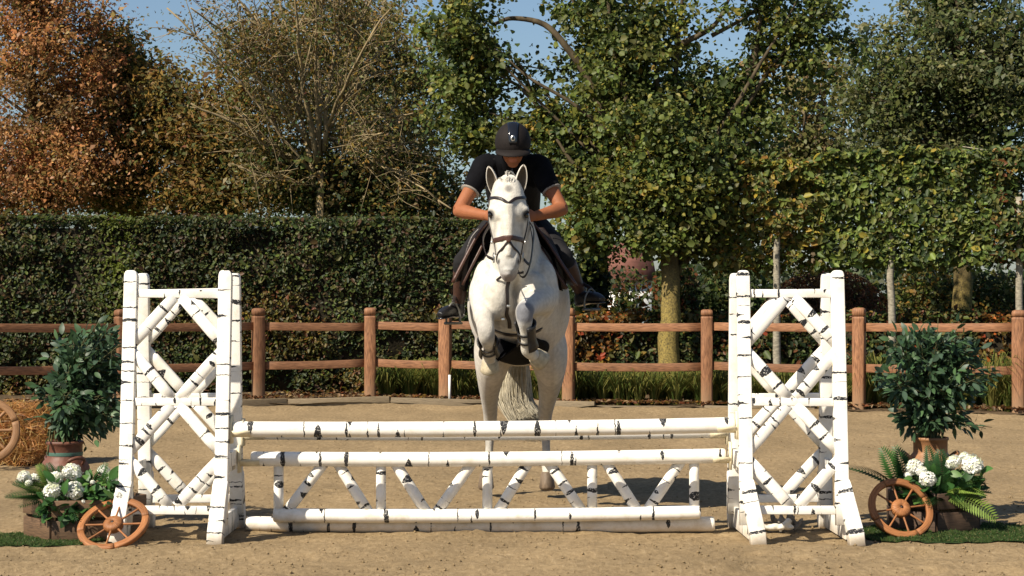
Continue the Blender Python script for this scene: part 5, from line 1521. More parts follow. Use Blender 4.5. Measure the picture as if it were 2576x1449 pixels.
# right foreleg (image left)
loft(mb, [(-.18, 13.13, 1.57, .085, .13), (-.195, 13.06, 1.49, .095, .125), (-.188, 12.95, 1.39, .080, .095), (-.178, 12.83, 1.30, .062, .068), (-.170, 12.755, 1.245, .058, .060), (-.165, 12.765, 1.20, .054, .056),
          (-.158, 12.83, 1.155, .040, .043), (-.153, 12.90, 1.115, .036, .042), (-.150, 12.955, 1.085, .047, .050), (-.149, 13.0, 1.055, .039, .040), (-.149, 13.03, 1.03, .043, .044)], n=18)
ellipsoid(mb, (-.170, 12.725, 1.238), (.050, .03, .055))
# left foreleg (image right), raised forward
loft(mb, [(.215, 13.12, 1.56, .085, .14), (.225, 13.04, 1.47, .095, .125), (.180, 12.88, 1.445, .082, .09), (.118, 12.70, 1.41, .062, .064), (.082, 12.615, 1.375, .061, .060), (.082, 12.605, 1.325, .055, .055),
          (.088, 12.65, 1.26, .041, .044), (.095, 12.70, 1.185, .037, .043), (.104, 12.755, 1.125, .048, .051), (.125, 12.80, 1.092, .040, .041), (.150, 12.84, 1.08, .043, .044)], n=18)
ellipsoid(mb, (.080, 12.575, 1.372), (.050, .03, .055))
# hind legs (the horse is off the ground)
KH = .968
def nearer(secs):
    c_ = np.array([0, 0, CAMZ]); out = []
    for q_ in secs:
        p_ = c_ + (np.array(q_[:3]) - c_) * KH; out.append((*p_, q_[3] * KH, q_[4] * KH))
    return out
def nr3(p): return tuple(np.array([0, 0, CAMZ]) + (np.array(p, float) - np.array([0, 0, CAMZ])) * KH)
loft(mb, nearer([(-.10, 14.42, 1.28, .15, .24), (-.135, 14.48, 1.06, .150, .22), (-.160, 14.60, .88, .105, .15), (-.170, 14.76, .72, .070, .095), (-.166, 14.90, .585, .055, .075), (-.168, 14.955, .50, .050, .062),
          (-.170, 14.945, .42, .039, .048), (-.174, 14.93, .30, .031, .038), (-.182, 14.91, .185, .041, .046), (-.190, 14.88, .135, .035, .036), (-.197, 14.86, .10, .04, .042)]), n=20)
loft(mb, nearer([(.21, 14.42, 1.28, .15, .24), (.265, 14.48, 1.06, .150, .22), (.285, 14.60, .88, .105, .15), (.272, 14.76, .72, .070, .095), (.255, 14.90, .585, .055, .075), (.253, 14.955, .50, .050, .062),
          (.257, 14.945, .42, .039, .048), (.262, 14.93, .30, .031, .038), (.266, 14.91, .185, .041, .046), (.267, 14.88, .135, .035, .036), (.268, 14.86, .10, .04, .042)]), n=20)
body = remesh(mb, 'body', .0105, M['coat'], horse, smooth_it=5, fac=.5)
me = body.data
co = get_co(me) + HB
# nostrils and mouth line pressed in
for s in (-1, 1):
    d = np.linalg.norm((co - (HX + s * .062, 12.338, 1.688)) / (1, 1, 1.9), axis=1)
    k = np.exp(-(d / .015) ** 2)
    co[:, 1] += .014 * k; co[:, 0] -= s * .010 * k
d = np.abs(co[:, 2] - (1.632 - .25 * np.abs(co[:, 0] - HX) + .3 * (co[:, 1] - 12.33)))
k = np.exp(-(d / .007) ** 2) * (co[:, 1] < 12.46) * (co[:, 2] < 1.68) * (co[:, 2] > 1.55)
co[:, 1] += .006 * k
for s in (-1, 1):                                                             # hollows beside the nasal bone and under the eye
    d = np.linalg.norm((co - (HX + s * .066, 12.37, 1.885)) / (.022, .05, .075), axis=1); k = np.exp(-d ** 2); co[:, 1] += .018 * k
    d = np.linalg.norm((co - (HX + s * .070, 12.38, 2.06)) / (.028, .05, .035), axis=1); k = np.exp(-d ** 2); co[:, 1] += .012 * k
    d = np.linalg.norm((co - (HX + s * .040, 12.33, 1.775)) / (.016, .04, .06), axis=1); k = np.exp(-d ** 2); co[:, 1] += .010 * k
k = np.exp(-((co[:, 0] - .02) / .022) ** 2) * (co[:, 1] < 13.0) * sstep(1.66, 1.56, co[:, 2]) * sstep(1.22, 1.32, co[:, 2]); co[:, 1] += .045 * k    # groove down the breast
me.vertices.foreach_set('co', (co - HB).astype(np.float32).ravel()); me.update()
# coat colouring: grey markings and skin, darker belly, shade painted into folds and cheeks
col = np.tile(np.array([.54, .51, .45]), (len(co), 1))
def paint(c, w):
    global col
    w = np.clip(w, 0, 1)[:, None]; col = col * (1 - w) + np.array(c) * w
x, y, z = co.T
dap = vnoise(co, 15, 5); dap2 = vnoise(co, 6, 8)
dap3 = vnoise(co, 38, 12); paint((.40, .375, .33), sstep(.42, .8, dap2) * .55 * (.4 + .6 * dap)); paint((.36, .34, .31), sstep(.62, .9, dap3) * .35)
paint((.33, .30, .27), np.exp(-((x - .02) / .035) ** 2) * (y < 13.2) * sstep(1.62, 1.5, z) * sstep(1.2, 1.32, z) * .55)  # shade painted into the groove down the breast
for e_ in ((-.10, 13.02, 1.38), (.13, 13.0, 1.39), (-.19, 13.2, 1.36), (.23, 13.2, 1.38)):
    paint((.30, .275, .25), np.exp(-(np.linalg.norm((co - e_) / (.05, .1, .10), axis=1)) ** 2) * .6)  # painted shade in the folds at elbows and breast
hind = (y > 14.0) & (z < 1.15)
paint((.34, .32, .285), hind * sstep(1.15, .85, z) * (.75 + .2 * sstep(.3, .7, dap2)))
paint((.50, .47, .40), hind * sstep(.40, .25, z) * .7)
lf = (x < -.08) & (y < 13.12) & (z < 1.46)
paint((.30, .285, .26), lf * sstep(1.42, 1.26, z) * (.15 + .75 * sstep(.38, .66, dap)))
paint((.55, .50, .42), lf * sstep(1.20, 1.12, z) * .8)
rf = (x > .03) & (x < .3) & (y < 12.98) & (z < 1.50)
dk = np.linalg.norm((co - (.082, 12.57, 1.365)) / (.08, .09, .075), axis=1)
paint((.40, .40, .40), rf * sstep(12.98, 12.72, y) * (.35 + .4 * dap)); paint((.125, .13, .15), sstep(1.2, .7, dk) * (x > .01) * .95)
paint((.57, .53, .45), rf * sstep(1.29, 1.22, z) * .9)
# muzzle, lips, eyes, face streak, ears' roots
hd = (y < 12.75) & (z > 1.52) & (np.abs(x - HX) < .17)
paint((.34, .335, .32), hd * sstep(1.80, 1.67, z) * (.6 + .35 * dap)); paint((.17, .135, .125), hd * sstep(1.64, 1.58, z) * .85)
for s in (-1, 1):
    d = np.linalg.norm((co - (HX + s * .064, 12.34, 1.688)) / (.011, .03, .024), axis=1); paint((.03, .025, .025), sstep(1.15, .5, d))
    d = np.linalg.norm((co - (HX + s * .112, 12.43, 1.985)) / (.034, .06, .040), axis=1); paint((.06, .055, .05), sstep(1.3, .6, d) * .95)
    d = np.linalg.norm((co - (HX + s * .085, 12.42, 1.90)) / (.016, .12, .075), axis=1); paint((.33, .315, .285), sstep(1.2, .3, d) * .75)  # shade line painted down the cheek below the eye
d = np.abs(x - (HX + .004)) / .006 + np.abs(z - 2.015) / .05; paint((.36, .34, .31), hd * (y < 12.5) * sstep(1.2, .4, d) * .8)
d = np.linalg.norm((co - (-.02, 12.44, 2.155)) / (.032, .1, .03), axis=1); paint((.15, .14, .13), sstep(1.2, .4, d) * .85)
paint((.40, .36, .32), ((np.abs(y - 13.6) < .5) & (z < 1.22) & (np.abs(x) < .3)) * .5)  # belly coloured darker than the flanks
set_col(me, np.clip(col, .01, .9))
dg = bpy.context.evaluated_depsgraph_get(); dg.update()
bvh = BVHTree.FromPolygons([Vector(c) for c in co], [tuple(p.vertices) for p in me.polygons])

# eyes, ears, hooves
for s in (-1, 1):
    e = np.array([HX + s * .1115, 12.432, 1.988]); m_ = MB(); ellipsoid(m_, e, (.017, .024, .021)); ey = build(m_, 'eye', M['eye'], horse, smooth=True)
    m_ = MB(); a = spline([e + (s * -.012, -.022, -.004), e + (s * .006, -.021, .016), e + (s * .014, .002, .020), e + (s * .012, .024, .008)], 4); tube(m_, a, .0055, n=6); lid = build(m_, 'eyelid', M['black'], ey, smooth=True)
def ear(bx, tip, wid, mn):
    """cupped ear: pale rim outside, dark hollow towards the camera"""
    V = []; C = []; Fc = []; ns, nt = 12, 13
    b0 = np.array(bx); t0 = np.array(tip); ax = t0 - b0; H = np.linalg.norm(ax); ax /= H
    side = np.array([1.0, 0, 0]); side -= ax * (side @ ax); side /= np.linalg.norm(side); fw = np.cross(ax, side)
    if fw[1] > 0: fw = -fw
    fw = fw + side * mn * .25; fw /= np.linalg.norm(fw); side = np.cross(fw, ax); side = side if side[0] > 0 else -side
    for lay in (0, 1):
        for i in range(ns + 1):
            s = i / ns; w = wid * (math.sin(math.pi * (s * .82 + .145)) ** .72) * (1 if s < .995 else .35) + .001
            for j in range(nt + 1):
                t_ = j / nt * 2 - 1; a = t_ * R(108)
                ins = .0045 if lay else 0
                r = w - ins
                p = b0 + ax * (s * H * (1 - .04 * lay)) + side * math.sin(a) * r - fw * (math.cos(a) * r * .85) + side * mn * .010 * s * s
                V.append(p)
                rim = abs(t_) > .86 or s > .93
                C.append((.60, .56, .50) if (lay == 0 or rim) else (.10 + .25 * max(0, abs(t_) - .5), .08 + .22 * max(0, abs(t_) - .5), .062 + .18 * max(0, abs(t_) - .5)))
    q = (ns + 1) * (nt + 1)
    for i in range(ns):
        for j in range(nt):
            a = i * (nt + 1) + j; Fc.append((a, a + 1, a + nt + 2, a + nt + 1)); Fc.append((q + a, q + a + nt + 1, q + a + nt + 2, q + a + 1))
        for j in (0, nt):
            a = i * (nt + 1) + j; Fc.append((a, a + nt + 1, q + a + nt + 1, q + a))
    m_ = MB(); m_.add(V, Fc); build(m_, 'ear', M['coat_fine'], horse, smooth=True, col=np.array(C))
M['coat_fine'] = attr_mat('ear_coat', .7, .2, noise=.1, nscale=40)
ear((-.115, 12.55, 2.135), (-.140, 12.50, 2.307), .036, -1)
ear((.050, 12.55, 2.135), (.066, 12.50, 2.317), .037, 1)
def hoof(p0, ax, r0, r1, h, mat, flat=1.0, ref=(1, 0, 0)):
    ax = np.array(ax, float); ax /= np.linalg.norm(ax); p0 = np.array(p0, float); m_ = MB()
    tube(m_, [p0 - ax * .012, p0, p0 + ax * h * .5, p0 + ax * h * .80, p0 + ax * h * .95, p0 + ax * h], [r0 * .8, r0, (r0 + r1) / 2, r1, r1 * .80, r1 * .42], n=20, ref=ref, rad2=np.array([r0 * .8, r0, (r0 + r1) / 2, r1, r1 * .80, r1 * .42]) * 1.08)
    return build(m_, 'hoof', M[mat], horse, smooth=True)
hoof(nr3((-.196, 14.865, .12)), (-.03, -.12, -.99), .047, .060, .125, 'hoof'); hoof(nr3((.268, 14.865, .12)), (.0, -.10, -.99), .047, .060, .125, 'hoof')
hoof((-.149, 13.035, 1.035), (0, .35, -.9), .053, .066, .085, 'hoof_pale'); hoof((.155, 12.845, 1.077), (.55, .62, -.45), .053, .066, .085, 'hoof_pale')

M['tail_core'] = simple('tail_hair_core', (.38, .34, .25), .8, .2, noise=.12, nscale=60, stretch=(3, 3, .2))
# tail, forelock, mane
def strands(name, n, gen, r, cols, parent, mat):
    V = []; Fc = []; C = []; k = 0
    for i in range(n):
        pts = gen(i); c = np.array(cols[rng.integers(0, len(cols))]) * (.85 + .3 * rng.random())
        m = len(pts)
        for q, p in enumerate(pts):
            rr = r * (1 - .75 * (q / (m - 1)) ** 2)
            for a in (0, 2.09, 4.19): V.append(p + np.array([math.cos(a) * rr, math.sin(a) * rr, 0])); C.append(c)
        for q in range(m - 1):
            for a in range(3):
                b_ = (a + 1) % 3; Fc.append((k + q * 3 + a, k + q * 3 + b_, k + q * 3 + 3 + b_, k + q * 3 + 3 + a))
        k += m * 3
    me = fast_mesh(name, np.array(V) - world_loc(parent), np.array(Fc).ravel(), np.full(len(Fc), 4), col=np.clip(np.array(C), 0, 1), mat=mat, smooth=True)
    o = bpy.data.objects.new(name, me); COL.objects.link(o); o.parent = parent
    return o
def tail_gen(i):
    a = rng.random() * 6.283; r = math.sqrt(rng.random()); ca, sa = math.cos(a) * r, math.sin(a) * r
    L = .85 + .3 * rng.random()
    p = np.array([[.06 + ca * .02, 14.90 + sa * .02, 1.17], [.05 + ca * .07, 15.02 + sa * .05, 1.02], [.015 + ca * .125, 15.08 + sa * .08, .84], [.02 + ca * .14, 15.10 + sa * .08, .68 + (1 - L) * .2], [.06 + ca * .12 + .03 * L, 15.09 + sa * .07, .55 + (1 - L) * .5], [.10 + ca * .10 + .06 * L, 15.07 + sa * .06, .46 + (1 - L) * .75]])
    p[1:] += rng.normal(0, .004, (5, 3)); return np.array([nr3(q_) for q_ in spline(p, 3)])
m_ = MB(); loft(m_, [(*nr3((.06, 14.90, 1.17)), .02, .02), (*nr3((.05, 15.02, 1.02)), .058, .04), (*nr3((.015, 15.08, .84)), .098, .06), (*nr3((.025, 15.10, .69)), .108, .06), (*nr3((.07, 15.09, .56)), .085, .05), (*nr3((.12, 15.07, .47)), .05, .03)], n=18)
build(m_, 'tail_core', M['tail_core'], horse, smooth=True)
strands('tail', 1700, tail_gen, .0046, [(.44, .40, .31), (.47, .43, .34), (.41, .37, .28), (.50, .46, .37)], horse, M['hair'])
def fl_gen(i):
    x0 = -.034 + rng.normal(0, .022); return spline([(x0, 12.585, 2.215), (x0 + rng.normal(0, .006), 12.525, 2.232), (-.026 + (x0 + .03) * .8 + rng.normal(0, .006), 12.475, 2.212 + rng.normal(0, .008)), (-.022 + (x0 + .03) * .5, 12.452, 2.178 + rng.normal(0, .01))], 3)
strands('forelock', 70, fl_gen, .0036, [(.50, .47, .42), (.44, .42, .37), (.54, .51, .45)], horse, M['hair'])
def mane_gen(i):
    s = rng.random(); c = np.array([.0, 13.28, 2.02]) * s + np.array([-.03, 12.66, 2.27]) * (1 - s); c[2] += .02
    return spline([c + (0, 0, -.05), c + (rng.normal(0, .01), 0, .0), c + (.05, .01, -.03), c + (.085, .015, -.09 - .03 * rng.random())], 2)
strands('mane', 260, mane_gen, .004, [(.50, .48, .44), (.38, .36, .33), (.58, .55, .5)], horse, M['hair'])

# ------------------------------------------------------------------ tack
def wrap(pts, off, k=6, push=None):
    """lay a strap path on the horse's skin"""
    out = []; nn = []
    for p in spline(pts, k):
        loc, nor, idx, dist = bvh.find_nearest(Vector(p))
        n_ = np.array(nor); out.append(np.array(loc) + n_ * off); nn.append(n_)
    return np.array(out), np.array(nn)
def smooth_path(p, it=2):
    p = p.copy()
    for _ in range(it): p[1:-1] = .25 * p[:-2] + .5 * p[1:-1] + .25 * p[2:]
    return p
def strap(mb, pts, nrm, w, th):
    pts = np.asarray(pts, float); nrm = np.asarray(nrm, float); m = len(pts); tan = np.gradient(pts, axis=0)
    V = []; Fc = []
    w = np.broadcast_to(np.asarray(w, float), (m,))
    for i in range(m):
        t_ = tan[i] / np.linalg.norm(tan[i]); n_ = nrm[i] - t_ * (nrm[i] @ t_); n_ /= np.linalg.norm(n_) + 1e-9; s = np.cross(t_, n_)
        for (a, b_) in ((-1, -1), (1, -1), (1, .7), (.8, 1), (-.8, 1), (-1, .7)): V.append(pts[i] + s * a * w[i] / 2 + n_ * b_ * th / 2)
    for i in range(m - 1):
        for j in range(6):
            k = (j + 1) % 6; Fc.append((i * 6 + j, i * 6 + k, i * 6 + 6 + k, i * 6 + 6 + j))
    Fc += [tuple(range(5, -1, -1)), tuple((m - 1) * 6 + j for j in range(6))]
    mb.add(V, Fc)
def wrapped_strap(name, pts, w, th, mat, parent, off=.004, k=6, sm=4):
    p, n_ = wrap(pts, off, k); p = smooth_path(p, sm); n_ = smooth_path(n_, 3); m_ = MB(); strap(m_, p, n_, w, th); return build(m_, name, M[mat], parent, smooth=False)

br = thing('bridle', 'dark brown leather bridle with noseband and bit on the white horse', 'bridle', (HX, 12.5, 1.9))
wrapped_strap('browband', [(HX - .135, 12.56, 2.102), (HX - .115, 12.46, 2.100), (HX - .06, 12.36, 2.104), (HX, 12.33, 2.106), (HX + .06, 12.36, 2.106), (HX + .11, 12.46, 2.102), (HX + .13, 12.56, 2.104)], .019, .007, 'leather_dark', br)
nb = wrapped_strap('noseband', [(HX - .09, 12.58, 1.80), (HX - .115, 12.48, 1.815), (HX - .085, 12.36, 1.833), (HX, 12.30, 1.842), (HX + .085, 12.36, 1.835), (HX + .115, 12.48, 1.817), (HX + .09, 12.58, 1.80)], .030, .008, 'leather', br)
p, n_ = wrap([(HX, 12.30, 1.852), (HX, 12.30, 1.835), (HX, 12.30, 1.812)], .010, 3); m_ = MB(); strap(m_, p, n_, np.linspace(.052, .022, len(p)), .008); build(m_, 'noseband_pad', M['leather'], br)
wrapped_strap('flash_strap', [(HX, 12.29, 1.822), (HX - .03, 12.30, 1.80), (HX - .07, 12.36, 1.745), (HX - .085, 12.42, 1.70), (HX - .06, 12.50, 1.665)], .013, .006, 'leather_dark', br)
wrapped_strap('flash_strap', [(HX, 12.29, 1.822), (HX + .03, 12.30, 1.80), (HX + .07, 12.36, 1.745), (HX + .085, 12.42, 1.70), (HX + .06, 12.50, 1.665)], .013, .006, 'leather_dark', br)
for s in (-1, 1):
    wrapped_strap('cheekpiece', [(HX + s * .12, 12.60, 2.15), (HX + s * .13, 12.545, 2.08), (HX + s * .135, 12.53, 1.98), (HX + s * .125, 12.50, 1.88), (HX + s * .10, 12.46, 1.78), (HX + s * .095, 12.435, 1.735)], .015, .006, 'leather_dark', br)
    wrapped_strap('throatlatch', [(HX + s * .12, 12.61, 2.15), (HX + s * .125, 12.64, 2.02), (HX + s * .09, 12.70, 1.92)], .011, .005, 'leather_dark', br)
    rc = np.array([HX + s * .094, 12.425, 1.715]); m_ = MB(); aa = np.linspace(0, 2 * math.pi, 19); tube(m_, [rc + (s * .004 * math.cos(a) , .031 * math.cos(a), .031 * math.sin(a)) for a in aa], .0042, n=6, cap=False); build(m_, 'bit_ring', M['iron'], br, smooth=True)
    m_ = MB(); box(m_, rc + (s * .012, -.03, .098), (.006, .004, .010)); build(m_, 'buckle', M['iron'], br)
hand_l = np.array([-.120, 12.845, 1.985]); hand_r = np.array([.100, 12.845, 1.985])
def rein(pts, w):
    p = spline(pts, 8); m_ = MB(); nn = np.tile(np.array([1.0, -.4, 0]), (len(p), 1)); strap(m_, p, nn, w, .005); return build(m_, 'rein', M['leather_dark'], br)
rein([(HX - .098, 12.445, 1.705), (HX - .145, 12.56, 1.74), (HX - .165, 12.70, 1.85), hand_l + (-.01, -.02, -.02)], .019)
rein([(HX + .098, 12.445, 1.705), (.115, 12.50, 1.68), (.135, 12.62, 1.80), (.142, 12.74, 1.90), hand_r + (.012, -.02, -.02)], .020)
rein([hand_r + (.015, .0, -.03), (.135, 12.72, 1.82), (.115, 12.62, 1.67), (.085, 12.56, 1.60), (.055, 12.56, 1.60), (.04, 12.62, 1.64)], .014)
mg = thing('martingale', 'dark leather martingale strap with pale buckles down the middle of the white chest', 'martingale', (-.02, 12.85, 1.5))
q = [(-.02, 12.72, 1.62), (-.022, 12.82, 1.55), (-.022, 12.84, 1.44), (-.022, 12.88, 1.33), (-.02, 12.96, 1.235)]
wrapped_strap('chest_strap', q, .026, .007, 'leather_dark', mg, off=.006, k=8, sm=5)
for z_ in (1.545, 1.405, 1.255):
    loc, nor, i_, d_ = bvh.find_nearest(Vector((-.022, 12.85, z_))); m_ = MB(); box(m_, np.array(loc) + np.array(nor) * .014, (.012, .006, .008)); build(m_, 'buckle', M['iron'], mg, bevel=.002)
wrapped_strap('neck_strap', [(-.24, 13.1, 1.86), (-.20, 12.95, 1.70), (-.10, 12.80, 1.60), (-.02, 12.75, 1.58), (.10, 12.8, 1.61), (.22, 12.95, 1.72), (.26, 13.1, 1.88)][2:5], .016, .006, 'leather_dark', mg, off=.005)
wrapped_strap('girth_strap', [(-.13, 13.15, 1.27), (-.05, 13.08, 1.235), (.02, 13.06, 1.23), (.10, 13.08, 1.24), (.17, 13.15, 1.28)], .038, .008, 'leather_dark', mg, off=.006)

# saddle
sd = thing('saddle', 'brown leather jumping saddle with dark pad and flaps on the white horse', 'saddle', (.04, 13.6, 1.9))
def sheet(name, rows, mat, th, parent):
    rows = np.asarray(rows, float); a, b_ = rows.shape[:2]; m_ = MB()
    f = [(i * b_ + j, i * b_ + j + 1, (i + 1) * b_ + j + 1, (i + 1) * b_ + j) for i in range(a - 1) for j in range(b_ - 1)]
    m_.add(rows.reshape(-1, 3), f); o = build(m_, name, M[mat], parent, smooth=True); s = o.modifiers.new('s', 'SOLIDIFY'); s.thickness = th; s.offset = 0; return o
fl_l = spline([P(1226, 560, 13.22), P(1200, 594, 13.20), P(1169, 652, 13.17), P(1139, 711, 13.15)], 5)
fl_r = spline([P(1342, 562, 13.22), P(1376, 606, 13.20), P(1411, 660, 13.17), P(1450, 720, 13.15)], 5)
for e, s in ((fl_l, -1), (fl_r, 1)):
    m = len(e); rows = []
    for t_ in np.linspace(0, 1, 7):
        r_ = e.copy(); r_[:, 1] += t_ * .50; r_[:, 0] -= s * (.10 * t_ * np.linspace(.1, 1, m)); r_[:, 2] += np.linspace(.0, .10, m) * t_ * .4
        rows.append(r_)
    sheet('flap', rows, 'leather_dark', .010, sd)
    m_ = MB(); tube(m_, e + (0, -.006, 0), np.linspace(.009, .013, m), n=10); build(m_, 'knee_roll', M['leather'], sd, smooth=True)
    m_ = MB(); e2 = e[6:].copy() + (-s * .062, .03, -.015); tube(m_, e2, .011, n=8); build(m_, 'flap_edge', M['leather'], sd, smooth=True)
pad_l = spline([P(1222, 572, 13.30), P(1200, 600, 13.29), P(1184, 650, 13.28), P(1172, 728, 13.30)], 5); pad_r = spline([P(1350, 572, 13.30), P(1370, 600, 13.29), P(1392, 650, 13.28), P(1410, 728, 13.30)], 5)
for e, s in ((pad_l, -1), (pad_r, 1)):
    m = len(e); rows = []
    for t_ in np.linspace(0, 1, 8):
        r_ = e.copy(); r_[:, 1] += t_ * .6; r_[:, 0] += s * (.05 * t_) * np.linspace(.2, 1, m); r_[:, 2] -= np.linspace(.0, .05, m) * t_; rows.append(r_)
    sheet('pad', rows, 'black', .018, sd)
    m_ = MB(); rows = [e + (s * k_ * .012, .01, 0) for k_ in range(5)]
    sheet('pad_front', rows, 'leather_dark', .012, sd)
m_ = MB(); loft(m_, [(.02, 13.22, 1.975, .09, .035), (.025, 13.35, 1.955, .14, .045), (.035, 13.6, 1.90, .16, .04), (.045, 13.85, 1.90, .15, .045), (.05, 13.98, 1.92, .09, .03)], n=18); build(m_, 'seat', M['leather'], sd, smooth=True)
gr = []
for t_ in np.linspace(0, 1, 12):
    row = []
    for q_ in np.linspace(-1, 1, 13):
        wd_ = .06 + .19 * math.sin(math.pi * (.08 + .84 * t_)) ** .8
        loc, nor, i_, d_ = bvh.find_nearest(Vector((.045 + q_ * wd_, 13.12 + .70 * t_, .96 + .14 * abs(q_))))
        row.append(np.array(loc) + np.array(nor) * .012)
    gr.append(row)
sheet('belly_guard', gr, 'black', .012, sd)
for s, top, foot in ((-1, (-.30, 13.55, 1.72), (-.405, 13.42, 1.335)), (1, (.37, 13.55, 1.72), (.545, 13.42, 1.43))):
    top = np.array(top); ft_ = np.array(foot); m_ = MB()
    strap(m_, spline([top, (top + ft_) / 2 + (s * .02, .04, 0), ft_ + (0, .0, .095)], 4), np.tile([0, -1.0, 0], (9, 1)), .024, .006); build(m_, 'stirrup_leather', M['leather_dark'], sd)
    m_ = MB(); u = np.array([.80, -.55 * s, 0]) if s < 0 else np.array([.8, .55, 0]); u = u / np.linalg.norm(u)
    pr = [ft_ + u * a + (0, 0, b_) for a, b_ in ((-.055, -.045), (-.057, .0), (-.045, .045), (-.020, .08), (0, .09), (.020, .08), (.045, .045), (.057, 0), (.055, -.045))]
    tube(m_, spline(pr, 3), .0075, n=8); tube(m_, [ft_ + u * -.066 + (0, 0, -.05), ft_ + u * .066 + (0, 0, -.05)], .010, n=8, rad2=.02, ref=(0, 0, 1)); build(m_, 'stirrup', M['iron_dull'], sd, smooth=True)

# tendon boots on the forelegs: shells behind the cannon, straps across the open front
def tendon_boot(label, a, b_, r, front):
    a = np.array(a); b_ = np.array(b_); t = thing('tendon_boot', label, 'leg boot', (a + b_) / 2, 'tendon boots')
    d, u, w = frame_for(b_ - a, front)
    rows = []
    for s in np.linspace(0, 1, 7):
        c = a + (b_ - a) * s; rr = r * (1.05 + .22 * (2 * s - 1) ** 2)
        rows.append([c + (u * math.cos(th) + w * math.sin(th)) * rr for th in np.linspace(R(50), R(310), 17)])
    sheet('shell', rows, 'boot', .010, t)
    for s in (.36, .70):
        c = a + (b_ - a) * s; th = np.linspace(R(-75), R(75), 13); rr = r * 1.05
        m_ = MB(); pp = np.array([c + (u * math.cos(k) + w * math.sin(k)) * rr for k in th]); strap(m_, pp, pp - c, .018, .006); build(m_, 'strap', M['boot'], t)
    return t
tendon_boot('dark tendon boot on the lower tucked foreleg, left of the chest strap', (-.162, 12.80, 1.175), (-.151, 12.945, 1.092), .053, (0, -.8, -.5))
tendon_boot('dark tendon boot on the foreleg raised higher, right of the chest strap', (.086, 12.63, 1.295), (.102, 12.745, 1.14), .054, (-.62, -.78, 0))
# ------------------------------------------------------------------ rider
RB = np.array([.03, 13.6, 1.9])
rider = thing('person', 'rider in black top and dark riding helmet leaning forward over the white horse', 'person', RB)
HC = np.array([.006, 13.03, 2.475])
HU = np.array([0, -.36, .933]); HF = np.array([0, -.933, -.36]); HR_ = np.array([1.0, 0, 0])
def hp(x, f, u): return HC + HR_ * x + HF * f + HU * u
SHL, SHR = np.array([-.185, 13.23, 2.352]), np.array([.178, 13.23, 2.352])
ELL, ELR = np.array([-.358, 13.08, 2.045]), np.array([.338, 13.08, 2.055])
WRL, WRR = np.array([-.172, 12.905, 2.005]), np.array([.150, 12.905, 2.000])
KNL, KNR = np.array([-.335, 13.38, 1.715]), np.array([.362, 13.38, 1.735])
ANL, ANR = np.array([-.372, 13.53, 1.415]), np.array([.478, 13.53, 1.495])
TOL, TOR = np.array([-.488, 13.33, 1.345]), np.array([.612, 13.34, 1.452])
HIL, HIR = np.array([-.10, 13.74, 1.95]), np.array([.15, 13.74, 1.95])
mb = MB()
loft(mb, [(.03, 13.90, 1.90, .12, .10), (.028, 13.80, 1.96, .165, .125), (.02, 13.62, 2.08, .142, .108), (.008, 13.44, 2.215, .168, .122), (-.002, 13.31, 2.315, .180, .108), (-.002, 13.22, 2.375, .125, .075), (0, 13.16, 2.405, .060, .06)], n=24)
loft(mb, [(0, 13.22, 2.36, .062, .062), (.003, 13.14, 2.405, .056, .058), (.006, 13.07, 2.44, .055, .058)], n=16)
ellipsoid(mb, hp(0, -.01, .035), (.074, .094, .095), np.array([HR_, HF, HU]))
ellipsoid(mb, hp(0, .025, -.035), (.071, .072, .092), np.array([HR_, HF, HU]))
ellipsoid(mb, hp(0, .060, -.104), (.038, .030, .028), np.array([HR_, HF, HU]))        # chin
tube(mb, [hp(0, .088, .018), hp(0, .104, -.015), hp(0, .116, -.036), hp(0, .098, -.046)], [.009, .012, .0165, .012], n=10, ref=(1, 0, 0))   # nose
for s in (-1, 1):
    ellipsoid(mb, hp(s * .014, .098, -.036), (.009, .011, .009)); ellipsoid(mb, hp(s * .038, .068, -.018), (.022, .02, .02))
    ellipsoid(mb, hp(s * .032, .078, .022), (.022, .014, .008), np.array([HR_, HF, HU]))  # brow
    ellipsoid(mb, hp(s * .076, -.012, -.005), (.008, .018, .03), np.array([HR_, HF, HU]))  # ear
ellipsoid(mb, hp(0, .086, -.066), (.024, .011, .006), np.array([HR_, HF, HU])); ellipsoid(mb, hp(0, .083, -.078), (.020, .011, .0075), np.array([HR_, HF, HU]))   # lips
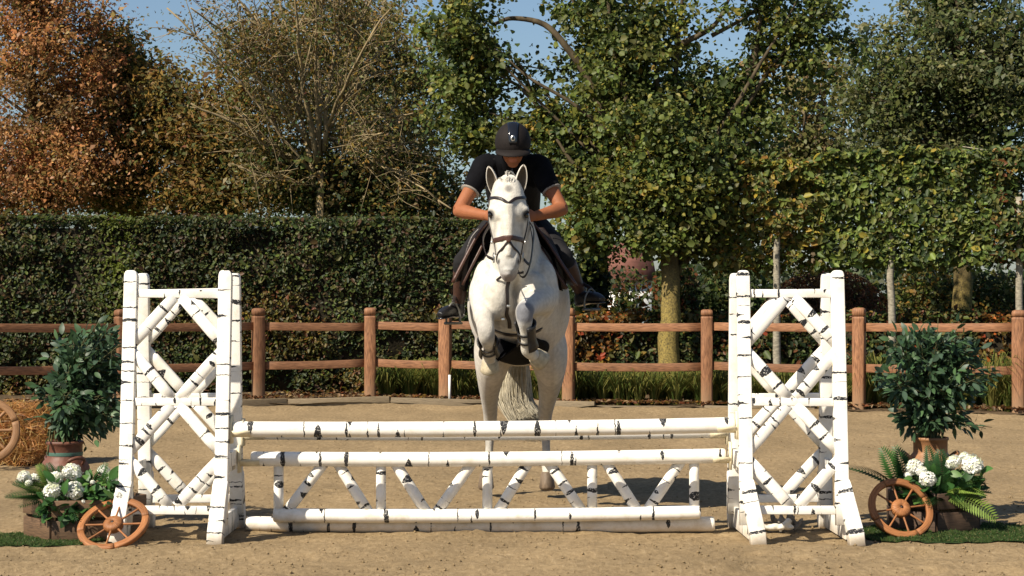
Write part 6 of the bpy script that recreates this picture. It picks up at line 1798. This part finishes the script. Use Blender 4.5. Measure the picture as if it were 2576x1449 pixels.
for SH, EL, WR, s in ((SHL, ELL, WRL, -1), (SHR, ELR, WRR, 1)):
    up = SH + (EL - SH)
    loft(mb, [(*(SH + (-s * .04, 0, .0)), .065, .065), (*SH, .062, .065), (*(SH * .6 + EL * .4), .053, .055), (*(SH * .15 + EL * .85), .046, .046), (*EL, .045, .045)], n=16, ref=(0, 1, 0))
    loft(mb, [(*EL, .045, .045), (*(EL * .72 + WR * .28), .050, .048), (*(EL * .35 + WR * .65), .040, .039), (*WR, .030, .034)], n=16, ref=(0, 1, 0))
    ellipsoid(mb, EL + (s * .004, .012, -.006), (.037, .037, .036))
    # hand: palm, four unequal curled fingers, thumb on top of the rein
    pa = WR + (np.array([-s * .62, -.75, -.10]) * .055); d = np.array([-s * .62, -.75, -.10]); d /= np.linalg.norm(d)
    up_ = np.array([0, 0, 1.0]); inn = np.cross(d, up_) * s; inn = inn if inn[0] * s < 0 else -inn
    loft(mb, [(*WR, .026, .030), (*(WR + d * .03), .020, .036), (*(WR + d * .07), .018, .040), (*(WR + d * .088), .014, .036)], n=14, ref=tuple(inn))
    for q, (zo, L) in enumerate(((.030, .92), (.010, 1.0), (-.010, .95), (-.029, .78))):
        k0 = WR + d * .080 + up_ * zo; k1 = k0 + (d * .030 + inn * .014) * L; k2 = k1 + (inn * .026 - d * .010) * L; k3 = k2 + (-d * .024 - inn * .004) * L
        tube(mb, spline([k0 - d * .02, k0, k1, k2, k3], 3), .0088 if q < 3 else .0076, n=8)
    t0 = WR + d * .022 + up_ * .030; tube(mb, spline([t0, t0 + d * .022 + up_ * .012 + inn * .012, t0 + d * .045 + up_ * .008 + inn * .020, t0 + d * .062 + up_ * .0 + inn * .022], 3), [.0125] * 4 + [.011] * 3 + [.0095] * 3, n=8)
for HI, KN, AN, TO, s in ((HIL, KNL, ANL, TOL, -1), (HIR, KNR, ANR, TOR, 1)):
    loft(mb, [(*(HI + (-s * .02, .06, .02)), .10, .10), (*HI, .098, .10), (*(HI * .5 + KN * .5 + (0, 0, .01)), .078, .082), (*(HI * .12 + KN * .88), .058, .060), (*KN, .055, .056)], n=18, ref=(0, 0, 1))
    loft(mb, [(*KN, .055, .056), (*(KN * .68 + AN * .32 + (0, .02, 0)), .052, .056), (*(KN * .3 + AN * .7 + (0, .01, 0)), .038, .042), (*AN, .033, .036)], n=16)
    loft(mb, [(*(AN + (0, .03, -.03)), .030, .030), (*(AN + (0, 0, -.035)), .034, .036), (*(AN * .5 + TO * .5 + (0, 0, -.012)), .036, .028), (*TO, .028, .018)], n=14, ref=(0, 0, 1))
pb = remesh(mb, 'body', .0072, M['skin'], rider, smooth_it=3, fac=.5)
co = get_co(pb.data) + RB
col = np.tile(np.array([.265, .098, .043]), (len(co), 1))
def paint2(c, w):
    global col
    w = np.clip(w, 0, 1)[:, None]; col = col * (1 - w) + np.array(c) * w
paint2((.40, .15, .10), sstep(.020, .006, np.abs((co - hp(0, .09, -.072)) @ HU)) * (np.abs(co[:, 0] - HC[0]) < .026) * ((co - HC) @ HF > .07))
paint2((.225, .078, .037), vnoise(co, 18, 4) * .6)
set_col(pb.data, col)
for s in (-1, 1):
    m_ = MB(); ellipsoid(m_, hp(s * .032, .078, -.002), (.013, .010, .008), np.array([HR_, HF, HU])); build(m_, 'eye', M['eye'], rider, smooth=True)
    m_ = MB(); tube(m_, [hp(s * .016, .092, .018), hp(s * .034, .090, .022), hp(s * .050, .078, .017)], [.003, .004, .002], n=6); build(m_, 'eyebrow', M['leather_dark'], rider, smooth=True)

# black short sleeved shirt
mb = MB(); g_ = .014
loft(mb, [(.03, 13.86, 1.90, .172, .13), (.028, 13.78, 1.97, .185, .138), (.02, 13.62, 2.08, .163, .125), (.008, 13.44, 2.215, .185, .138), (-.002, 13.31, 2.318, .196, .124), (-.002, 13.22, 2.385, .145, .088), (0, 13.165, 2.415, .078, .076)], n=26)
ellipsoid(mb, (.02, 13.60, 2.02), (.185, .16, .13)); tube(mb, [(0, 13.19, 2.385), (.002, 13.12, 2.418)], [.072, .066], n=18)
for SH, EL, s in ((SHL, ELL, -1), (SHR, ELR, 1)):
    e = SH * .44 + EL * .56
    loft(mb, [(*(SH + (-s * .06, .01, .005)), .075, .08), (*(SH + (s * .004, 0, .002)), .077, .080), (*(SH * .72 + EL * .28), .072, .076), (*e, .066, .068)], n=18, ref=(0, 1, 0))
sh = remesh(mb, 'shirt', .0075, M['black'], rider, smooth_it=4, fac=.5)
co = get_co(sh.data); k = (vnoise(co, 9, 3) - .5) * .014 + (vnoise(co * (1, 1, .5), 22, 5) - .5) * .006
nrm = np.zeros(len(co) * 3, np.float32); sh.data.vertices.foreach_get('normal', nrm); co += nrm.reshape(-1, 3) * k[:, None]
sh.data.vertices.foreach_set('co', co.astype(np.float32).ravel()); sh.data.update()
for SH, EL, s in ((SHL, ELL, -1), (SHR, ELR, 1)):
    e = SH * .445 + EL * .555; d = (EL - SH) / np.linalg.norm(EL - SH); m_ = MB()
    tube(m_, [e - d * .002, e + d * .004, e + d * .007], [.0665, .0672, .066], n=20, rad2=[.0685, .0692, .068], ref=(0, 1, 0)); build(m_, 'cuff', M['cuff'], sh, smooth=True)
m_ = MB(); tube(m_, [(0, 13.20, 2.375), (.002, 13.14, 2.405), (.004, 13.065, 2.43), (.004, 13.06, 2.432)], [.080, .074, .069, .064], n=20, rad2=[.085, .08, .076, .07], cap=False); build(m_, 'collar', M['black'], sh, smooth=True)
# dark padded vest over the shirt
mb = MB()
loft(mb, [(.022, 13.66, 2.045, .176, .135), (.02, 13.60, 2.09, .176, .138), (.008, 13.44, 2.215, .192, .150), (-.002, 13.33, 2.31, .176, .140), (-.002, 13.245, 2.372, .125, .098), (0, 13.21, 2.39, .092, .08)], n=26)
for s in (-1, 1): ellipsoid(mb, (s * .125, 13.245, 2.392), (.05, .075, .032))
v = remesh(mb, 'vest', .008, M['vest'], rider, smooth_it=4)
m_ = MB()
for k in range(9):
    zz = 2.36 - k * .035; loc = Vector((0, 12.9, zz))
tube(m_, [(.0, 13.105, 2.36), (.002, 13.10, 2.30), (.004, 13.19, 2.20)], .004, n=6); build(m_, 'zip', M['gloss'], v, smooth=True)
# breeches, half chaps, boots
mb = MB()
loft(mb, [(.03, 13.97, 1.90, .13, .10), (.03, 13.84, 1.95, .182, .138), (.025, 13.70, 2.02, .168, .128)], n=22)
for HI, KN, AN, s in ((HIL, KNL, ANL, -1), (HIR, KNR, ANR, 1)):
    loft(mb, [(*(HI + (-s * .03, .06, .02)), .115, .115), (*HI, .112, .114), (*(HI * .5 + KN * .5 + (0, 0, .01)), .090, .095), (*(HI * .12 + KN * .88), .070, .072), (*(KN + (0, .01, -.01)), .066, .067), (*(KN * .75 + AN * .25 + (0, .02, 0)), .060, .064)], n=20, ref=(0, 0, 1))
bc = remesh(mb, 'breeches', .008, M['breeches'], rider, smooth_it=4)
co = get_co(bc.data); nrm = np.zeros(len(co) * 3, np.float32); bc.data.vertices.foreach_get('normal', nrm); co += nrm.reshape(-1, 3) * ((vnoise(co, 12, 6) - .5) * .012)[:, None]
bc.data.vertices.foreach_set('co', co.astype(np.float32).ravel()); bc.data.update()
for KN, AN, TO, s in ((KNL, ANL, TOL, -1), (KNR, ANR, TOR, 1)):
    m_ = MB(); loft(m_, [(*(KN * .86 + AN * .14 + (0, .012, 0)), .062, .066), (*(KN * .66 + AN * .34 + (0, .02, 0)), .061, .065), (*(KN * .3 + AN * .7 + (0, .012, 0)), .047, .051), (*(AN + (0, .004, .01)), .042, .045)], n=20)
    build(m_, 'half_chap', M['leather_red'], rider, smooth=True)
    mb = MB()
    dt = (TO - AN); dt /= np.linalg.norm(dt)
    loft(mb, [(*(AN + (0, .006, .04)), .045, .049), (*(AN + (0, .004, -.01)), .043, .047), (*(AN + (0, .0, -.04)), .041, .045)], n=18)
    loft(mb, [(*(AN + (-s * .012, .055, -.040)), .030, .033), (*(AN + (0, .0, -.045)), .040, .042), (*(AN * .55 + TO * .45 + (0, 0, -.012)), .042, .038), (*(AN * .2 + TO * .8), .036, .040), (*(TO + dt * .015), .020, .026)], n=18, ref=(0, 0, 1))
    bt_ = remesh(mb, 'boot', .006, M['boot'], rider, smooth_it=3)
    m_ = MB(); h0 = AN + (-s * .012, .055, -.072); loft(m_, [(*h0, .010, .030), (*(AN + (0, 0, -.082)), .012, .036), (*(AN * .55 + TO * .45 + (0, 0, -.050)), .008, .036), (*(AN * .2 + TO * .8 + (0, 0, -.034)), .008, .040), (*(TO + dt * .018 + (0, 0, -.022)), .006, .026)], n=12, ref=(0, 0, 1))
    build(m_, 'sole', M['gloss'], bt_, smooth=True)

# riding helmet
hm = MB(); V = []; Fc = []; nu, nv = 40, 16
A, Bf, Cc = .121, .143, .138
def hel(th, ph, off=0):
    """th round from the front, ph 0 = crown, 1 = lower rim"""
    a = ph * (R(110) - R(12) * math.cos(th))
    return hp((A + off) * math.sin(a) * math.sin(th), -.012 + (Bf + off) * math.sin(a) * math.cos(th), .022 + (Cc + off) * math.cos(a))
for lay in (0, 1):
    for i in range(nv + 1):
        for j in range(nu): V.append(hel(2 * math.pi * j / nu, i / nv, -.012 * lay))
q = (nv + 1) * nu
for i in range(nv):
    for j in range(nu):
        k = (j + 1) % nu; Fc.append((i * nu + j, (i + 1) * nu + j, (i + 1) * nu + k, i * nu + k)); Fc.append((q + i * nu + j, q + i * nu + k, q + (i + 1) * nu + k, q + (i + 1) * nu + j))
for j in range(nu):
    k = (j + 1) % nu; Fc.append((nv * nu + j, q + nv * nu + j, q + nv * nu + k, nv * nu + k))
hm.add(V, Fc); he = build(hm, 'helmet', M['helmet'], rider, smooth=True)
m_ = MB(); V = []; Fc = []; n_ = 25
for i, th in enumerate(np.linspace(R(-68), R(68), n_)):
    e = hel(th, 1.0); ex = .050 * max(0, math.cos(th * 1.31)) ** .6
    dirv = HF * math.cos(th) + HR_ * math.sin(th); dn = -HU * .45
    o1 = e + dirv * ex + dn * ex * .9
    V += [e + HU * .010, e - HU * .004, o1 - HU * .005, o1 + HU * .001]
for i in range(n_ - 1):
    for a in range(4):
        b_ = (a + 1) % 4; Fc.append((i * 4 + a, i * 4 + b_, i * 4 + 4 + b_, i * 4 + 4 + a))
m_.add(V, Fc); build(m_, 'peak', M['helmet'], he, smooth=True)
m_ = MB(); V = []; Fc = []; n_ = 16
for i, ph in enumerate(np.linspace(.02, .80, n_)):
    w = .30 - .10 * (i / n_)
    for j in range(7):
        t_ = (j / 6 - .5) * 2; a = ph * R(94); hw = w * .125
        p = hp(hw * t_, -.012 + (Bf + .0035) * math.sin(a), .022 + (Cc + .0035) * math.cos(a) - .5 * (hw * t_) ** 2 / .12 * 1.2)
        V.append(p)
for i in range(n_ - 1):
    for j in range(6): Fc.append((i * 7 + j, i * 7 + 7 + j, i * 7 + 8 + j, i * 7 + 1 + j))
m_.add(V, Fc); o = build(m_, 'centre_strip', M['gloss'], he, smooth=True); s_ = o.modifiers.new('s', 'SOLIDIFY'); s_.thickness = .006; s_.offset = 0
a = .66 * R(94); m_ = MB(); ellipsoid(m_, hp(0, -.012 + (Bf + .006) * math.sin(a), .022 + (Cc + .006) * math.cos(a)), (.016, .006, .021), np.array([HR_, HF * .92 + HU * .38, HU * .92 - HF * .38])); build(m_, 'badge', M['iron'], he, smooth=True)
m_ = MB(); ellipsoid(m_, hp(0, -.012 + (Bf + .010) * math.sin(a), .022 + (Cc + .010) * math.cos(a)), (.009, .005, .013), np.array([HR_, HF * .92 + HU * .38, HU * .92 - HF * .38])); build(m_, 'badge_centre', M['gloss'], he, smooth=True)
for s in (-1, 1):
    m_ = MB(); pp = spline([hp(s * .085, .0, -.01), hp(s * .074, .02, -.06), hp(s * .045, .04, -.115), hp(0, .05, -.132)], 4); tube(m_, pp, .007, n=6, rad2=.0025, ref=(0, 1, 0)); build(m_, 'chin_strap', M['black'], he, smooth=True)
